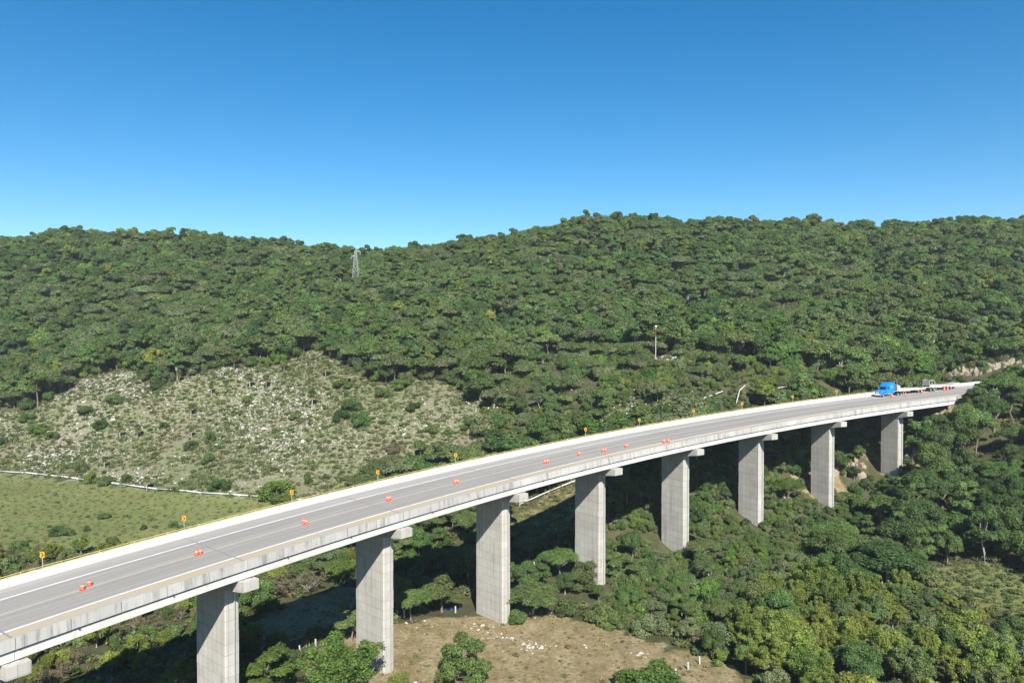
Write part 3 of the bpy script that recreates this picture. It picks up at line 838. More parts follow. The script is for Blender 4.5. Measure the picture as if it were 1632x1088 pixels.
for n, (px, pt, tv, hue, key) in enumerate([(1538, 640, -5.5, 'mid', 'near_bushy'), (1549, 628, -4.6, 'mid', 'near_bushy'), (1556, 614, -5.0, 'dark', 'near_dense'), (1574, 601, -5.2, 'mid', 'near_open'), (1592, 592, -5.0, 'dark', 'near_dense'), (1612, 590, -6.0, 'mid', 'near_dense'), (1632, 584, -5.5, 'dark', 'near_open'), (1655, 580, -6.0, 'mid', 'near_dense'), (1680, 575, -6.0, 'dark', 'near_dense'), (1712, 575, -7.0, 'mid', 'near_dense'), (1508, 672, -7.0, 'olive', 'near_umbrella'), (1530, 662, -10.0, 'mid', 'near_dense'), (1556, 645, -11.0, 'mid', 'near_umbrella'), (1585, 632, -11.0, 'dark', 'near_dense'), (1615, 622, -11.0, 'mid', 'near_open'), (1645, 612, -12.0, 'dark', 'near_dense'), (1490, 700, -10.0, 'mid', 'near_dense')]):
    sv = float(min(np.arange(7 * L, 12 * L, .4), key=lambda s: abs(project(RP(s, tv, 0))[0] - px)))
    q = RP(sv, tv); top = at_depth(px, pt, q.y)[2]; h = min(max(top - ground(q.x, q.y), 4.0), 17.0)
    o = plant(key, q.x, q.y, h, hue, width=min(max(h * .42, 2.6), 4.6)); PLACED.append((q.x, q.y, 3.0))
    later(o, '%s %s tree hiding the road past the viaduct end' % (LOOK[hue], FORM[key]), 'tree', 'tall trees past the viaduct end')

# bushes and palms on the boulder slope and in the field
SLOPE_BUSH = [(130, 752, 4.2, 2.2, 'olive'), (202, 768, 2.6, 1.6, 'dark'), (352, 781, 3.4, 3.2, 'mid'), (442, 797, 5.6, 4.6, 'bright'), (305, 715, 3.0, 2.4, 'olive'), (336, 706, 4.2, 1.8, 'dark'), (332, 738, 3.6, 2.2, 'mid'), (490, 772, 3.6, 1.4, 'dark'), (627, 722, 3.2, 2.3, 'brown'), (545, 672, 4.2, 3.0, 'dark'), (572, 678, 5.0, 3.6, 'mid'), (560, 655, 4.4, 3.4, 'mid'), (660, 655, 3.0, 2.6, 'dark'), (750, 684, 4.0, 3.0, 'mid'), (262, 683, 2.6, 1.8, 'dark'), (160, 682, 3.2, 2.8, 'dark'), (140, 660, 3.2, 3.4, 'mid'), (182, 642, 3.4, 3.6, 'mid'), (60, 690, 3.6, 3.4, 'bright'), (45, 672, 3.4, 3.0, 'bright'), (85, 700, 3.0, 2.6, 'mid'), (395, 640, 2.4, 2.0, 'mid'), (470, 668, 2.2, 2.0, 'olive'), (5, 708, 2.6, 2.0, 'dark'), (690, 690, 2.6, 2.4, 'olive'), (545, 620, 3.4, 3.6, 'mid'), (610, 632, 3.2, 3.2, 'mid'), (640, 618, 3.4, 4.0, 'bright')]
for px, py, h, rw, hue in SLOPE_BUSH:
    q = hit(px, py, 190)
    if q is None: continue
    o = plant('bush', q[0], q[1], h, hue, width=rw); PLACED.append((q[0], q[1], rw))
    where = 'beside the white pipeline' if py > 735 else 'high on the boulder slope' if py < 665 else 'in the middle of the boulder slope'
    later(o, '%s %s bush %s' % ('large' if rw > 3 else 'small', LOOK[hue], where), 'bush', 'bushes on the boulder slope')
for px, py, h, rw, hue in [(92, 852, 2.4, 2.2, 'dark'), (108, 854, 2.0, 1.6, 'mid'), (168, 826, 1.7, 2.0, 'mid'), (138, 846, 1.5, .9, 'dark'), (229, 844, 1.3, .9, 'dark'), (277, 840, 1.6, 1.2, 'mid'), (178, 868, 2.0, 1.6, 'dark'), (88, 790, 1.2, .6, 'brown'), (310, 842, 1.2, .8, 'mid')]:
    q = hit(px, py, 120)
    o = plant('bush', q[0], q[1], h, hue, width=rw); PLACED.append((q[0], q[1], rw))
    later(o, '%s %s bush in the grass field below the pipeline' % ('small' if rw < 1.3 else 'larger', LOOK[hue]), 'bush', 'bushes in the grass field')

def palm_proto(seed):
    rng = np.random.default_rng(seed)
    H = 5.0; mb = MB(); b = rng.normal(0, .15, 2)
    mb.tube([(0, 0, -.5), (b[0], b[1], H * .5), (b[0] * 1.5, b[1] * 1.5, H)], [.19, .15, .14], 7, cap=False)
    tm = mb.mesh('trunk', M['pale_bark'] if seed % 2 else M['bark'])
    vs = []; fs = []; ti = []
    top = np.array([b[0] * 1.5, b[1] * 1.5, H])
    for k in range(46):
        dead = k >= 34
        a = rng.uniform(0, 6.28); el = rng.uniform(-.25, 1.35) if not dead else rng.uniform(-1.4, -.6)
        d = np.array([math.cos(a) * math.cos(el), math.sin(a) * math.cos(el), math.sin(el)])
        st = top + d * .5; side = unit(np.cross(d, [0, 0, 1.0])); nrm = np.cross(side, d)
        ln = rng.uniform(.9, 1.3)
        for j in range(7):                               # fan of leaflets
            t = (j - 3) / 3 * 1.15
            dd = d * math.cos(t) + side * math.sin(t)
            tip = st + dd * ln - np.array([0, 0, .35 * abs(t) + .15]); sd = unit(np.cross(dd, nrm)) * .11
            i0 = len(vs); vs += [st, st + dd * ln * .55 + sd, tip, st + dd * ln * .55 - sd]; fs.append((i0, i0 + 1, i0 + 2, i0 + 3))
            c = np.array([1.9, 1.1, .95]) if dead else np.array([1, 1, 1]) * rng.normal(1, .12)
            ti += [[*c, 1]] * 4
    me = mesh_of('crown', np.array(vs), fs, M['leaf'])
    ca = me.color_attributes.new('tint', 'FLOAT_COLOR', 'POINT'); ca.data.foreach_set('color', np.array(ti).ravel().astype(np.float32))
    PROTO.setdefault('palm', []).append((me, tm, H + 1.1, 1.7))
for s_ in range(4): palm_proto(301 + s_)
for px, py, h in [(166, 748, 4.2), (192, 700, 5.2), (219, 702, 5.4), (234, 782, 4.4), (304, 668, 5.4), (373, 592, 7.0), (399, 622, 6.4), (424, 622, 6.2), (497, 652, 6.6), (519, 606, 7.2), (453, 594, 5.8), (612, 592, 7.2), (305, 700, 4.2), (337, 632, 5.0), (628, 724, 4.4), (553, 615, 6.2), (285, 612, 5.4)]:
    q = hit(px, py, 190)
    o = plant('palm', q[0], q[1], h, 'olive', name='palm_tree'); PLACED.append((q[0], q[1], .8))
    later(o, '%s fan palm %s' % ('short' if h < 5 else 'slender', 'near the forest edge above the boulder slope' if py < 640 else 'standing among pale boulders on the open slope'), 'palm tree', 'fan palms on the boulder slope')

# ------------------------------------------------------------------ scattered woodland
def jittered(x0, x1, y0, y1, d, rng):
    for yy in np.arange(y0, y1, d):
        for xx in np.arange(x0, x1, d):
            yield xx + rng.uniform(-.45, .45) * d, yy + rng.uniform(-.45, .45) * d
def gi(A, x, y): return A[int(min(max(round((y - GY0) / GS), 0), ny - 1)), int(min(max(round((x - GX0) / GS), 0), nx - 1))]
RT = (GXX - SX[bi]) * -np.sin(SH[bi]) + (GYY - SY[bi]) * np.cos(SH[bi])
def clear_of(x, y, r):
    for a, b, c in PLACED:
        if (a - x) ** 2 + (b - y) ** 2 < (c + r * .6) ** 2: return False
    return True
rng = np.random.default_rng(77)
PYLON_PX = (567, 455)
pyl = hit(567, 462, 250); pole_w = hit(1045, 572, 200)
SHRUB2 = [(770, 640), (800, 600), (900, 560), (1060, 560), (1230, 590), (1330, 600), (1340, 640), (1110, 668), (900, 705), (770, 745)]
HILLT = []; VAL = []
for x, y in jittered(-470, 470, 196, 600, 4.6, rng):
    rd, rs, rt = gi(RD, x, y), gi(RS, x, y), gi(RT, x, y)
    if rt < 8.3 or rd < 15.5: continue
    z = ground(x, y); px, py, d = project((x, y, z))
    reg = region(x, y, z)
    if reg in ('field', 'slope2'): continue
    if abs(x - pyl[0]) < 5 and -9 < y - pyl[1] < 4: continue
    if abs(x - pole_w[0]) < 5 and -12 < y - pole_w[1] < 2: continue
    if reg == 'boulder': continue
    if x < -40 and z < CAMZ - 44: continue
    if px > 1490 and py > 555 and rd < 24: continue
    small = in_poly(px, py, SHRUB2)
    if small and rng.random() < .30: continue
    if small and 1050 < px < 1320 and py > 612: continue
    if abs(px - 1180) < 30 and py > 596: continue
    vis = -60 < px < 1692
    if not vis and rng.random() < .25: continue
    HILLT.append((x, y, z, px, py, d, small))
print('hill candidates', len(HILLT))
def hill_kind(x, y, small, py):
    n = float(vnoise(np.array([x]), np.array([y]), 30, 21)[0]) + rng.normal(0, .22)
    if small:
        return ('far_umbrella', rng.choice(['grey', 'olive', 'grey', 'mid'])) if rng.random() < .28 else ('bush', rng.choice(['olive', 'mid', 'grey', 'bright']))
    if n > .12: return 'far_umbrella', rng.choice(['olive', 'grey', 'olive', 'mid'])
    if n > -.15: return 'far_open', rng.choice(['mid', 'olive', 'mid', 'dark', 'bright', 'yellow'], p=[.3, .25, .15, .15, .1, .05])
    return 'far_dense', rng.choice(['dark', 'mid', 'dark', 'bright'])
def hill_where(px, py, small):
    if small and px > 770: return 'on the scrub slope behind the viaduct'
    if py > 545 and px > 1340: return 'behind the parked truck'
    if abs(px - 1045) < 90 and py > 470: return 'near the red-white pole'
    if abs(px - 567) < 110: return 'below the lattice tower'
    if px < 330: return 'above the boulders, far left' if px < 160 else 'above the left boulders'
    if px < 460: return 'above the middle boulders'
    if px < 860: return 'above the right boulders'
    if px < 960: return 'left of the red-white pole'
    if px < 1250: return 'right of the red-white pole'
    return 'above the far right road'
vis = [t for t in HILLT if 0 < t[3] < 1632]
vis.sort(key=lambda t: t[5]); single = set(id(t) for t in vis[:120])
STUFF = {'far_umbrella': [], 'far_dense': [], 'far_open': [], 'bush': []}
for t in HILLT:
    x, y, z, px, py, d, small = t
    key, hue = hill_kind(x, y, small, py)
    k = float(np.clip(rng.lognormal(0, .17), .68, 1.32)) * ((1.25 if key == 'bush' else .62) if small else 1.0) * (1.0 if rng.random() > .02 else 1.15)
    if id(t) in single:
        pr = PROTO[key]; v = int(rng.integers(len(pr)))
        h = pr[v][2] * k
        o = plant(key, x, y, h, str(hue), var=v)
        later(o, '%s%s %s %s %s' % (size_word(h, *((3.0, 4.5) if key == 'bush' else (6.0, 9.2))), LOOK[str(hue)], FORM[key], 'bush' if key == 'bush' else 'tree', hill_where(px, py, small)), 'bush' if key == 'bush' else 'tree', 'bushes on the hillside' if key == 'bush' else 'trees on the hillside')
    else:
        STUFF[key].append((x, y, z - .15, k, str(hue)))
# understorey along the forest and between its trunks
for x, y in jittered(-330, 330, 200, 480, 4.2, rng):
    if gi(RT, x, y) < 8.3 or gi(RD, x, y) < 12.5: continue
    z = ground(x, y); px, py, d = project((x, y, z))
    if not -60 < px < 1692 or region(x, y, z) in ('field', 'slope2', 'boulder'): continue
    if x < -40 and z < CAMZ - 44: continue
    if px > 1490 and py > 555 and gi(RD, x, y) < 24: continue
    if in_poly(px, py, SHRUB2): continue
    if abs(px - 1180) < 30 and py > 596: continue
    if d > 330 and rng.random() < .3: continue
    STUFF['bush'].append((x, y, z - .1, float(rng.uniform(.8, 1.7)), str(rng.choice(['mid', 'olive', 'dark', 'bright', 'grey']))))

# geometry-node scatter for what reads as one mass
def scatter(name, pts, objs, label, cat):
    """pts: x, y, z, scale, index ; objs: source objects kept out of the scene"""
    src = bpy.data.collections.new(name + '_source')
    for o in objs: src.objects.link(o)
    P = np.array([p[:3] for p in pts]); c = P.mean(0)
    me = bpy.data.meshes.new(name); me.from_pydata((P - c).tolist(), [], [])
    n = len(pts)
    q_ = np.random.default_rng(9).uniform(.86, 1.16, (n, 3)); q_[:, 2] = 1
    a = me.attributes.new('siz', 'FLOAT_VECTOR', 'POINT'); a.data.foreach_set('vector', (np.array([p[3] for p in pts])[:, None] * q_).astype(np.float32).ravel())
    a = me.attributes.new('idx', 'INT', 'POINT'); a.data.foreach_set('value', np.array([p[4] for p in pts], np.int32))
    if len(pts[0]) > 5:
        a = me.attributes.new('hue', 'FLOAT_COLOR', 'POINT'); a.data.foreach_set('color', np.array([(*p[5], 1) for p in pts], np.float32).ravel())
    a = me.attributes.new('turn', 'FLOAT', 'POINT'); a.data.foreach_set('value', (np.random.default_rng(5).random(n) * 6.283).astype(np.float32))
    o = obj(name, me, loc=tuple(c))
    ng = bpy.data.node_groups.new(name, 'GeometryNodeTree')
    ng.interface.new_socket('Geometry', in_out='INPUT', socket_type='NodeSocketGeometry'); ng.interface.new_socket('Geometry', in_out='OUTPUT', socket_type='NodeSocketGeometry')
    gi_ = ng.nodes.new('NodeGroupInput'); go = ng.nodes.new('NodeGroupOutput')
    ci = ng.nodes.new('GeometryNodeCollectionInfo'); ci.inputs['Collection'].default_value = src
    ci.inputs['Separate Children'].default_value = True; ci.inputs['Reset Children'].default_value = True
    ip = ng.nodes.new('GeometryNodeInstanceOnPoints'); ip.inputs['Pick Instance'].default_value = True
    def named(nm, ty):
        q = ng.nodes.new('GeometryNodeInputNamedAttribute'); q.data_type = ty; q.inputs['Name'].default_value = nm
        return q.outputs['Attribute']
    cx = ng.nodes.new('ShaderNodeCombineXYZ'); ng.links.new(named('turn', 'FLOAT'), cx.inputs[2])
    er = ng.nodes.new('FunctionNodeEulerToRotation'); ng.links.new(cx.outputs[0], er.inputs[0])
    ng.links.new(gi_.outputs[0], ip.inputs['Points']); ng.links.new(ci.outputs[0], ip.inputs['Instance'])
    ng.links.new(named('idx', 'INT'), ip.inputs['Instance Index']); ng.links.new(er.outputs[0], ip.inputs['Rotation'])
    ng.links.new(named('siz', 'FLOAT_VECTOR'), ip.inputs['Scale']); ng.links.new(ip.outputs[0], go.inputs[0])
    md = o.modifiers.new('scatter', 'NODES'); md.node_group = ng
    kind(o, 'stuff'); o['label'] = label; o['category'] = cat
    return o
def joined(name, cm, tm, color):
    """crown and trunk of one prototype as one two-material mesh, for the far wood"""
    v = []; f = []; mi = []
    nv = len(cm.vertices)
    a = np.empty(nv * 3, np.float32); cm.vertices.foreach_get('co', a); b = np.empty(len(tm.vertices) * 3, np.float32); tm.vertices.foreach_get('co', b)
    fs = [tuple(p.vertices) for p in cm.polygons] + [tuple(i + nv for i in p.vertices) for p in tm.polygons]
    me = mesh_of(name, np.r_[a.reshape(-1, 3), b.reshape(-1, 3)], fs, [M['leaf_mass'], tm.materials[0]], False, [0] * len(cm.polygons) + [1] * len(tm.polygons))
    t = np.ones((len(me.vertices), 4), np.float32); c = np.empty(nv * 4, np.float32); cm.color_attributes['tint'].data.foreach_get('color', c); t[:nv] = c.reshape(-1, 4)
    ca = me.color_attributes.new('tint', 'FLOAT_COLOR', 'POINT'); ca.data.foreach_set('color', t.ravel())
    return me
for x, y in jittered(-20, 150, 195, 262, 2.1, rng):
    if gi(RT, x, y) < 8.3 or gi(RD, x, y) < 12: continue
    z = ground(x, y); px, py, d = project((x, y, z))
    if not in_poly(px, py, SHRUB2): continue
    nz = float(vnoise(np.array([x]), np.array([y]), 9, 55)[0])
    if nz < -.22: continue
    k = float(rng.uniform(.35, .62) if py > 618 or abs(px - 1180) < 25 else rng.uniform(.55, 1.15))
    STUFF['bush'].append((x, y, z - .1, k, str(rng.choice(['grey', 'olive', 'grey', 'mid', 'yellow']))))
for x, y in jittered(100, 230, 205, 275, 2.2, rng):     # shrubs in the rock cutting
    rd = gi(RD, x, y); z = ground(x, y); px, py, d = project((x, y, z))
    if gi(RT, x, y) < 8.3 or not 12.5 < rd < 25 or px < 1480 or rng.random() < .62: continue
    if (1500 < px < 1590 and 578 < py < 612) or (1588 < px < 1640 and 562 < py < 590): continue
    STUFF['bush'].append((x, y, z - .1, float(rng.uniform(.35, .9) if rd < 17 else rng.uniform(.6, 1.3)), str(rng.choice(['grey', 'olive', 'mid', 'bright']))))
objs = []; pts = []; table = {}
def mass_source(key):
    for v in range(len(PROTO[key])):
        cm, tm, _, _ = PROTO[key][v]; table[(key, v)] = len(objs)
        objs.append(bpy.data.objects.new('a%03d' % len(objs), joined('wood_tree', cm, tm, None)))
for key in STUFF: mass_source(key)
def vary(c, r): f = r.uniform(.85, 1.15); return (c[0] * f * r.uniform(.92, 1.08), c[1] * f, c[2] * f)
for key, lst in STUFF.items():
    for x, y, z, k, hue in lst: pts.append((x, y, z, k, table[(key, int(rng.integers(4)))], vary(PAL[hue], rng)))
scatter('forest', pts, objs, 'unbroken green forest covering the far hills up to the skyline', 'forest')
print('forest', len(pts))

# valley and right-hand slope, near side of the viaduct and under it
CANDV = []
for x, y in jittered(-190, 260, 62, 236, 2.9, rng):
    rd, rs, rt = gi(RD, x, y), gi(RS, x, y), gi(RT, x, y)
    z = ground(x, y); px, py, d = project((x, y, z))
    if not (-120 < px < 1780 and py < 1290): continue
    reg = region(x, y, z)
    if reg in ('clear', 'track', 'field', 'boulder', 'glade', 'slope2'): continue
    on_land = rs > S_END
    if on_land and (rd < 12.5 or rt > 8.3): continue
    deckz = float(np.interp(rs, _ss, _z)) - 1.6
    near = rt < 8.3; under = rd < 10.5
    right = on_land or (px > 1430 and near and py < 905)
    # how densely and with what
    if right: dens, ks = .62, [('near_bushy', 'dark', 8.5), ('near_bushy', 'mid', 8.5), ('near_dense', 'dark', 9), ('near_open', 'mid', 9.5), ('near_umbrella', 'mid', 8.5), ('near_dense', 'mid', 8), ('near_open', 'dark', 10), ('near_dense', 'dark', 7)]
    elif not near and not under and px > 560: dens, ks = .36, [('near_dense', 'mid', 6), ('near_open', 'olive', 7), ('bush', 'mid', 3), ('near_umbrella', 'olive', 6)]
    elif not near and not under: dens, ks = .55, [('bush', 'yellow', 3), ('bush', 'olive', 3), ('near_plume', 'yellow', 4.5), ('thicket', 'brown', 3), ('bush', 'mid', 2.6)]
    elif under: dens, ks = (.42 if px > 1000 else .16), [('bush', 'mid', 2.6), ('near_open', 'mid', 6), ('near_dense', 'dark', 6), ('bush', 'olive', 3)]
    elif px > 1180 and py > 940: dens, ks = .62, [('near_plume', 'yellow', 7.5), ('near_plume', 'yellow', 7), ('near_bushy', 'yellow', 6.0), ('near_plume', 'olive', 7), ('near_bushy', 'olive', 6.5), ('near_plume', 'yellow', 6.5), ('bush', 'grey', 3.6), ('near_dense', 'mid', 6.5), ('near_plume', 'bright', 6.5)]
    elif px > 1280: dens, ks = .62, [('near_bushy', 'mid', 6.5), ('near_umbrella', 'mid', 6.5), ('near_bushy', 'dark', 6), ('near_dense', 'dark', 6), ('near_open', 'mid', 7), ('bush', 'olive', 3.4), ('near_umbrella', 'olive', 6)]
    elif px > 800: dens, ks = .72, [('near_umbrella', 'olive', 4.6), ('near_bushy', 'grey', 4.4), ('bush', 'grey', 3.4), ('near_bushy', 'mid', 4.8), ('near_dense', 'mid', 4.6), ('bush', 'olive', 3.4), ('near_open', 'mid', 5.5), ('bush', 'mid', 3), ('thicket', 'brown', 3), ('near_bushy', 'bright', 4.8), ('bush', 'bright', 3)]
    else: dens, ks = .25, [('bush', 'olive', 3), ('near_open', 'bright', 6), ('near_plume', 'yellow', 6)]
    if rng.random() > dens: continue
    key, hue, h = ks[int(rng.integers(len(ks)))]
    h *= rng.uniform(.7, 1.25)
    if under or (rd < 14 and not on_land): h = min(h, max(1.4, (deckz - z) * .8))
    # keep the piers' feet and the open view of them as in the photograph
    cr = PROTO[key][0][3] * h / PROTO[key][0][2]
    k_ = round(rs / L); pc = RP(k_ * L, 6.9)
    if -2 <= k_ <= 8 and math.hypot(pc.x - x, pc.y - y) < 3.9 + cr: continue
    if near and 300 < px < 830 and py > 985: continue
    if near and 740 < px < 830 and rd < 24: continue
    if near and 1030 < px < 1100 and rd < 18: h = min(h, 2.6)
    if near and 1140 < px < 1350 and rd < 22: h = min(h, 3.2)
    if near and 1350 < px < 1450 and rd < 14: h = min(h, 4.0)
    if near and py > 955 and in_poly(px, py - 14, CLEAR): continue
    if near and px > 1440 and 945 < py < 1030: h = min(h, 2.2)
    if near and 1200 < px < 1300 and 850 < py < 920: h = min(h, 2.6)
    if not near and px > 860: h = min(h, max(1.2, deckz + .6 - z))
    cr = PROTO[key][0][3] * h / PROTO[key][0][2]
    if not clear_of(x, y, cr): continue
    PLACED.append((x, y, cr * .32))
    CANDV.append((x, y, z, h, key, hue, px, py, d, right, under, near))
for x, y in jittered(0, 200, 120, 215, 2.1, rng):
    rd, rs, rt = gi(RD, x, y), gi(RS, x, y), gi(RT, x, y)
    z = ground(x, y); px, py, d = project((x, y, z))
    if rs > S_END - 6 or rd > 26 or not 960 < px < 1480 or region(x, y, z): continue
    k_ = round(rs / L); pc = RP(k_ * L, 6.9)
    if math.hypot(pc.x - x, pc.y - y) < 4.4: continue
    if 1325 < px < 1385 and 725 < py < 790: continue
    if rng.random() < .25: continue
    h = rng.uniform(1.2, 2.6) * (.7 if rt < 4 and abs(rs - k_ * L) < 5 else 1)
    CANDV.append((x, y, z, h, 'bush', str(rng.choice(['mid', 'olive', 'bright', 'grey'])), px, py, d, False, rd < 10.5, rt < 8.3))
CANDV.sort(key=lambda c: -c[3] / c[8])
nt_ = nb_ = 0; SCRUB = []
for (x, y, z, h, key, hue, px, py, d, right, under, near) in CANDV:
    isb = key in ('bush', 'thicket'); inview = 0 < px < 1632 and py < 1150
    if inview and ((isb and nb_ < 170) or (not isb and nt_ < 160)):
        o = plant(key, x, y, h, hue)
        nb_ += isb; nt_ += not isb
        nm = 'bush' if isb else 'tree'
        if right: wh = 'right of the viaduct end'
        elif under: wh = 'in shade under the deck'
        elif not near: wh = 'behind the piers' if px > 300 else 'beyond the viaduct at far left'
        elif px > 1180: wh = 'in the lower right thicket' if py > 940 else 'before the rightmost piers'
        else: wh = 'in the scrub beside the clearing' if px > 800 else 'at the bottom left'
        later(o, '%s%s %s %s %s' % (size_word(h, 3.0 if isb else 5.5, 3.6 if isb else 8), LOOK[hue], FORM[key], nm, wh), nm, 'trees and bushes around the viaduct')
    else: SCRUB.append((x, y, z - .1, h, key, hue))
objs = []; pts = []; table = {}
for key in ('near_umbrella', 'near_dense', 'near_open', 'near_plume', 'near_bushy', 'bush', 'thicket'): mass_source(key)
for x, y, z, h, key, hue in SCRUB:
    v = int(rng.integers(len(PROTO[key]))); pts.append((x, y, z, h / PROTO[key][v][2], table[(key, v)], vary(PAL[hue], rng)))
scatter('scrub', pts, objs, 'tangled green scrub filling the valley floor between the larger trees', 'scrub')
print('valley', len(CANDV), nt_, nb_, len(SCRUB))

# ------------------------------------------------------------------ rocks
def rock_mesh(seed, sub=2, mat=None, flat_=.7):
    import bmesh
    r = np.random.default_rng(seed); bm = bmesh.new(); bmesh.ops.create_icosphere(bm, subdivisions=sub, radius=1)
    q = [unit(r.normal(size=3)) for _ in range(7)]; dd = r.uniform(.55, .9, 7)
    for v in bm.verts:
        p = np.array(v.co)
        for n_, d_ in zip(q, dd):
            e = p @ n_ - d_
            if e > 0: p = p - n_ * e * .9
        p = p * (1 + .12 * math.sin(p[0] * 4 + seed) * math.sin(p[1] * 5))
        v.co = (p[0], p[1], p[2] * flat_)
    me = bpy.data.meshes.new('rock'); bm.to_mesh(me); bm.free(); me.materials.append(mat)
    return me
ROCKS = [rock_mesh(400 + k, 2 if k < 2 else 1, M['lime'], .75) for k in range(6)]
BEIGE = [rock_mesh(450 + k, 1, M['beige_rock'], 1.0) for k in range(3)]
LEDGE = [(470, 645, 45, 16), (455, 620, 26, 10), (600, 700, 40, 16), (690, 670, 36, 14), (640, 690, 24, 14), (140, 612, 34, 8), (200, 600, 30, 8), (385, 592, 22, 12), (330, 660, 26, 10), (430, 780, 16, 10), (15, 690, 30, 12), (300, 730, 30, 12), (700, 725, 40, 14), (540, 660, 26, 12), (80, 725, 40, 12), (560, 700, 30, 14), (920, 668, 30, 10), (870, 690, 24, 10), (1050, 650, 26, 9)]
cand = []
for x, y in jittered(-300, 80, 180, 330, .85, rng):
    z = ground(x, y)
    px, py, d = project((x, y, z))
    if not (-120 < px < 1150): continue
    inb = in_poly(px, py, BOULDER); ins = in_poly(px, py, SHRUB2)
    if not (inb or ins): continue
    if gi(RD, x, y) < 10.5: continue
    a = float(vnoise(np.array([x]), np.array([y]), 22, 31)[0]); b = float(vnoise(np.array([x]), np.array([y]), 7, 32)[0])
    c = .13 + 1.1 * a + .7 * b + sum(.75 * math.exp(-((px - u) / ru) ** 2 - ((py - v) / rv) ** 2) for u, v, ru, rv in LEDGE)
    if not inb: c -= .25
    if rng.random() > np.clip(c, .03, .92): continue
    s = float(np.clip(rng.lognormal(-1.5, .42), .12, .8)) * (1.15 if a > .15 else .9)
    cand.append((x, y, z, s, px, py))
print('rocks', len(cand))
cand.sort(key=lambda t: -t[3])
for n, (x, y, z, s, px, py) in enumerate(cand[:300]):
    o = obj('boulder', ROCKS[n % 6], None, (x, y, z + s * .12), (rng.uniform(-.3, .3), rng.uniform(-.3, .3), rng.uniform(0, 6.28)))
    o.scale = (s * rng.uniform(.8, 1.3), s, s * rng.uniform(.7, 1.1))
    wh = 'low on the slope' if py > 720 else 'near the forest edge' if py < 640 else 'halfway up the slope'
    side = 'far left' if px < 200 else 'left part' if px < 400 else 'centre' if px < 600 else 'right part' if px < 780 else 'behind the viaduct'
    later(o, 'pale limestone boulder %s, %s' % (wh, side), 'boulder', 'pale boulders on the slope')
objs = []
for k in range(6):
    o = bpy.data.objects.new('r%02d' % k, ROCKS[k]); objs.append(o)
scatter('scattered_stones', [(x, y, z + .05, s, int(rng.integers(6))) for x, y, z, s, px, py in cand[300:]], objs, 'countless small pale stones strewn over the open slope', 'stones')
# rubble on the dry clearing
rub = []
for (cx, cy, n, sp) in [(845, 1030, 60, 3.0), (800, 1014, 34, 3.0), (770, 998, 26, 2.6), (690, 1000, 26, 6.0), (1020, 1045, 16, 1.8), (935, 1030, 7, 1.0), (870, 985, 10, 4.0), (660, 1085, 12, 3.0)]:
    q = hit(cx, cy)
    for _ in range(n):
        x, y = q[0] + rng.normal(0, sp * .6), q[1] + rng.normal(0, sp * .35)
        rub.append((x, y, ground(x, y) - .02, float(np.clip(rng.lognormal(-2.0, .5), .06, .42)), int(rng.integers(6))))
objs = [bpy.data.objects.new('q%02d' % k, ROCKS[k]) for k in range(6)]
scatter('rubble', rub, objs, 'broken white stones scattered over the dry clearing by the piers', 'rubble')
# rock cutting beside the road at far right and bare rock under the last span
def outcrop(px, py, s, lab, y0=150, bits=7):
    q = hit(px, py, y0)
    e = empty('rock_outcrop', q)
    for k in range(bits):
        dx, dy = rng.normal(0, s * 1.4), rng.normal(0, s * .8)
        z = ground(q[0] + dx, q[1] + dy) - q[2]
        o = obj('rock', BEIGE[k % 3], e, (dx, dy, z + s * .1), (rng.uniform(-.4, .4), rng.uniform(-.4, .4), rng.uniform(0, 6.28)))
        k_ = s * rng.uniform(.22, .62); o.scale = (k_ * rng.uniform(.8, 1.5), k_, k_ * rng.uniform(.9, 2.2))
    tag(e, lab, 'rock'); return e
outcrop(1524, 596, 2.4, 'pale broken rock face beside the road just past the last trailer', 200, 34)
outcrop(1562, 590, 2.5, 'beige rock cutting at the roadside right of the trailers', 200, 40)
outcrop(1602, 580, 2.2, 'pinkish rock ledge high at the right edge of the photo', 200, 40)
outcrop(1478, 690, 1.7, 'beige rock slope under the last span right of the last pier', 150, 40)
outcrop(1462, 722, 1.5, 'crumbling beige rock at the side of the last pier', 150, 34)
outcrop(1352, 752, 1.7, 'bare beige earth bank between the two rightmost piers', 150, 26)
outcrop(1245, 790, 1.0, 'small bare earth bank between the sixth and seventh piers', 150, 10)

# low growth nobody could count: grass tufts of the field, the open slope, the glade and the clearing
def tuft(seed, n, h, r, asp=.25):
    rg = np.random.default_rng(seed)
    P = np.c_[rg.normal(0, r * .5, n), rg.normal(0, r * .5, n), np.zeros(n)]
    tip = P + np.c_[rg.normal(0, r * .45, n), rg.normal(0, r * .45, n), h * rg.uniform(.5, 1.1, n)]
    sd = unit(np.c_[rg.normal(size=(n, 2)), np.zeros(n)]) * h * asp * .5
    Vv = np.stack([P - sd, P + sd, tip + sd * .3, tip - sd * .3], 1).reshape(-1, 3)
    T = np.repeat(np.c_[rg.normal(1, .15, (n, 1)).repeat(3, 1), np.ones(n)], 4, 0)
    return leaf_mesh('tuft', [(Vv, np.arange(4 * n).reshape(n, 4), T)], M['leaf_mass'])
TUFTS = [tuft(500 + k, 26, .5, .55) for k in range(3)] + [leaf_mesh('low_shrub', [leaves([((0, 0, .25), (.6, .6, .38)), ((.35, .2, .2), (.4, .4, .3)), ((-.3, .25, .2), (.45, .4, .28))], 90, .2, np.random.default_rng(520 + k), .3, .8, .6, .4, -.3)], M['leaf_mass']) for k in range(3)]
GP = {'field': [(.15, .178, .064), (.18, .19, .08), (.125, .16, .052)], 'slope': [(.125, .150, .056), (.155, .165, .075), (.095, .135, .04)], 'dry': [(.34, .27, .14), (.26, .22, .11), (.14, .15, .06)]}
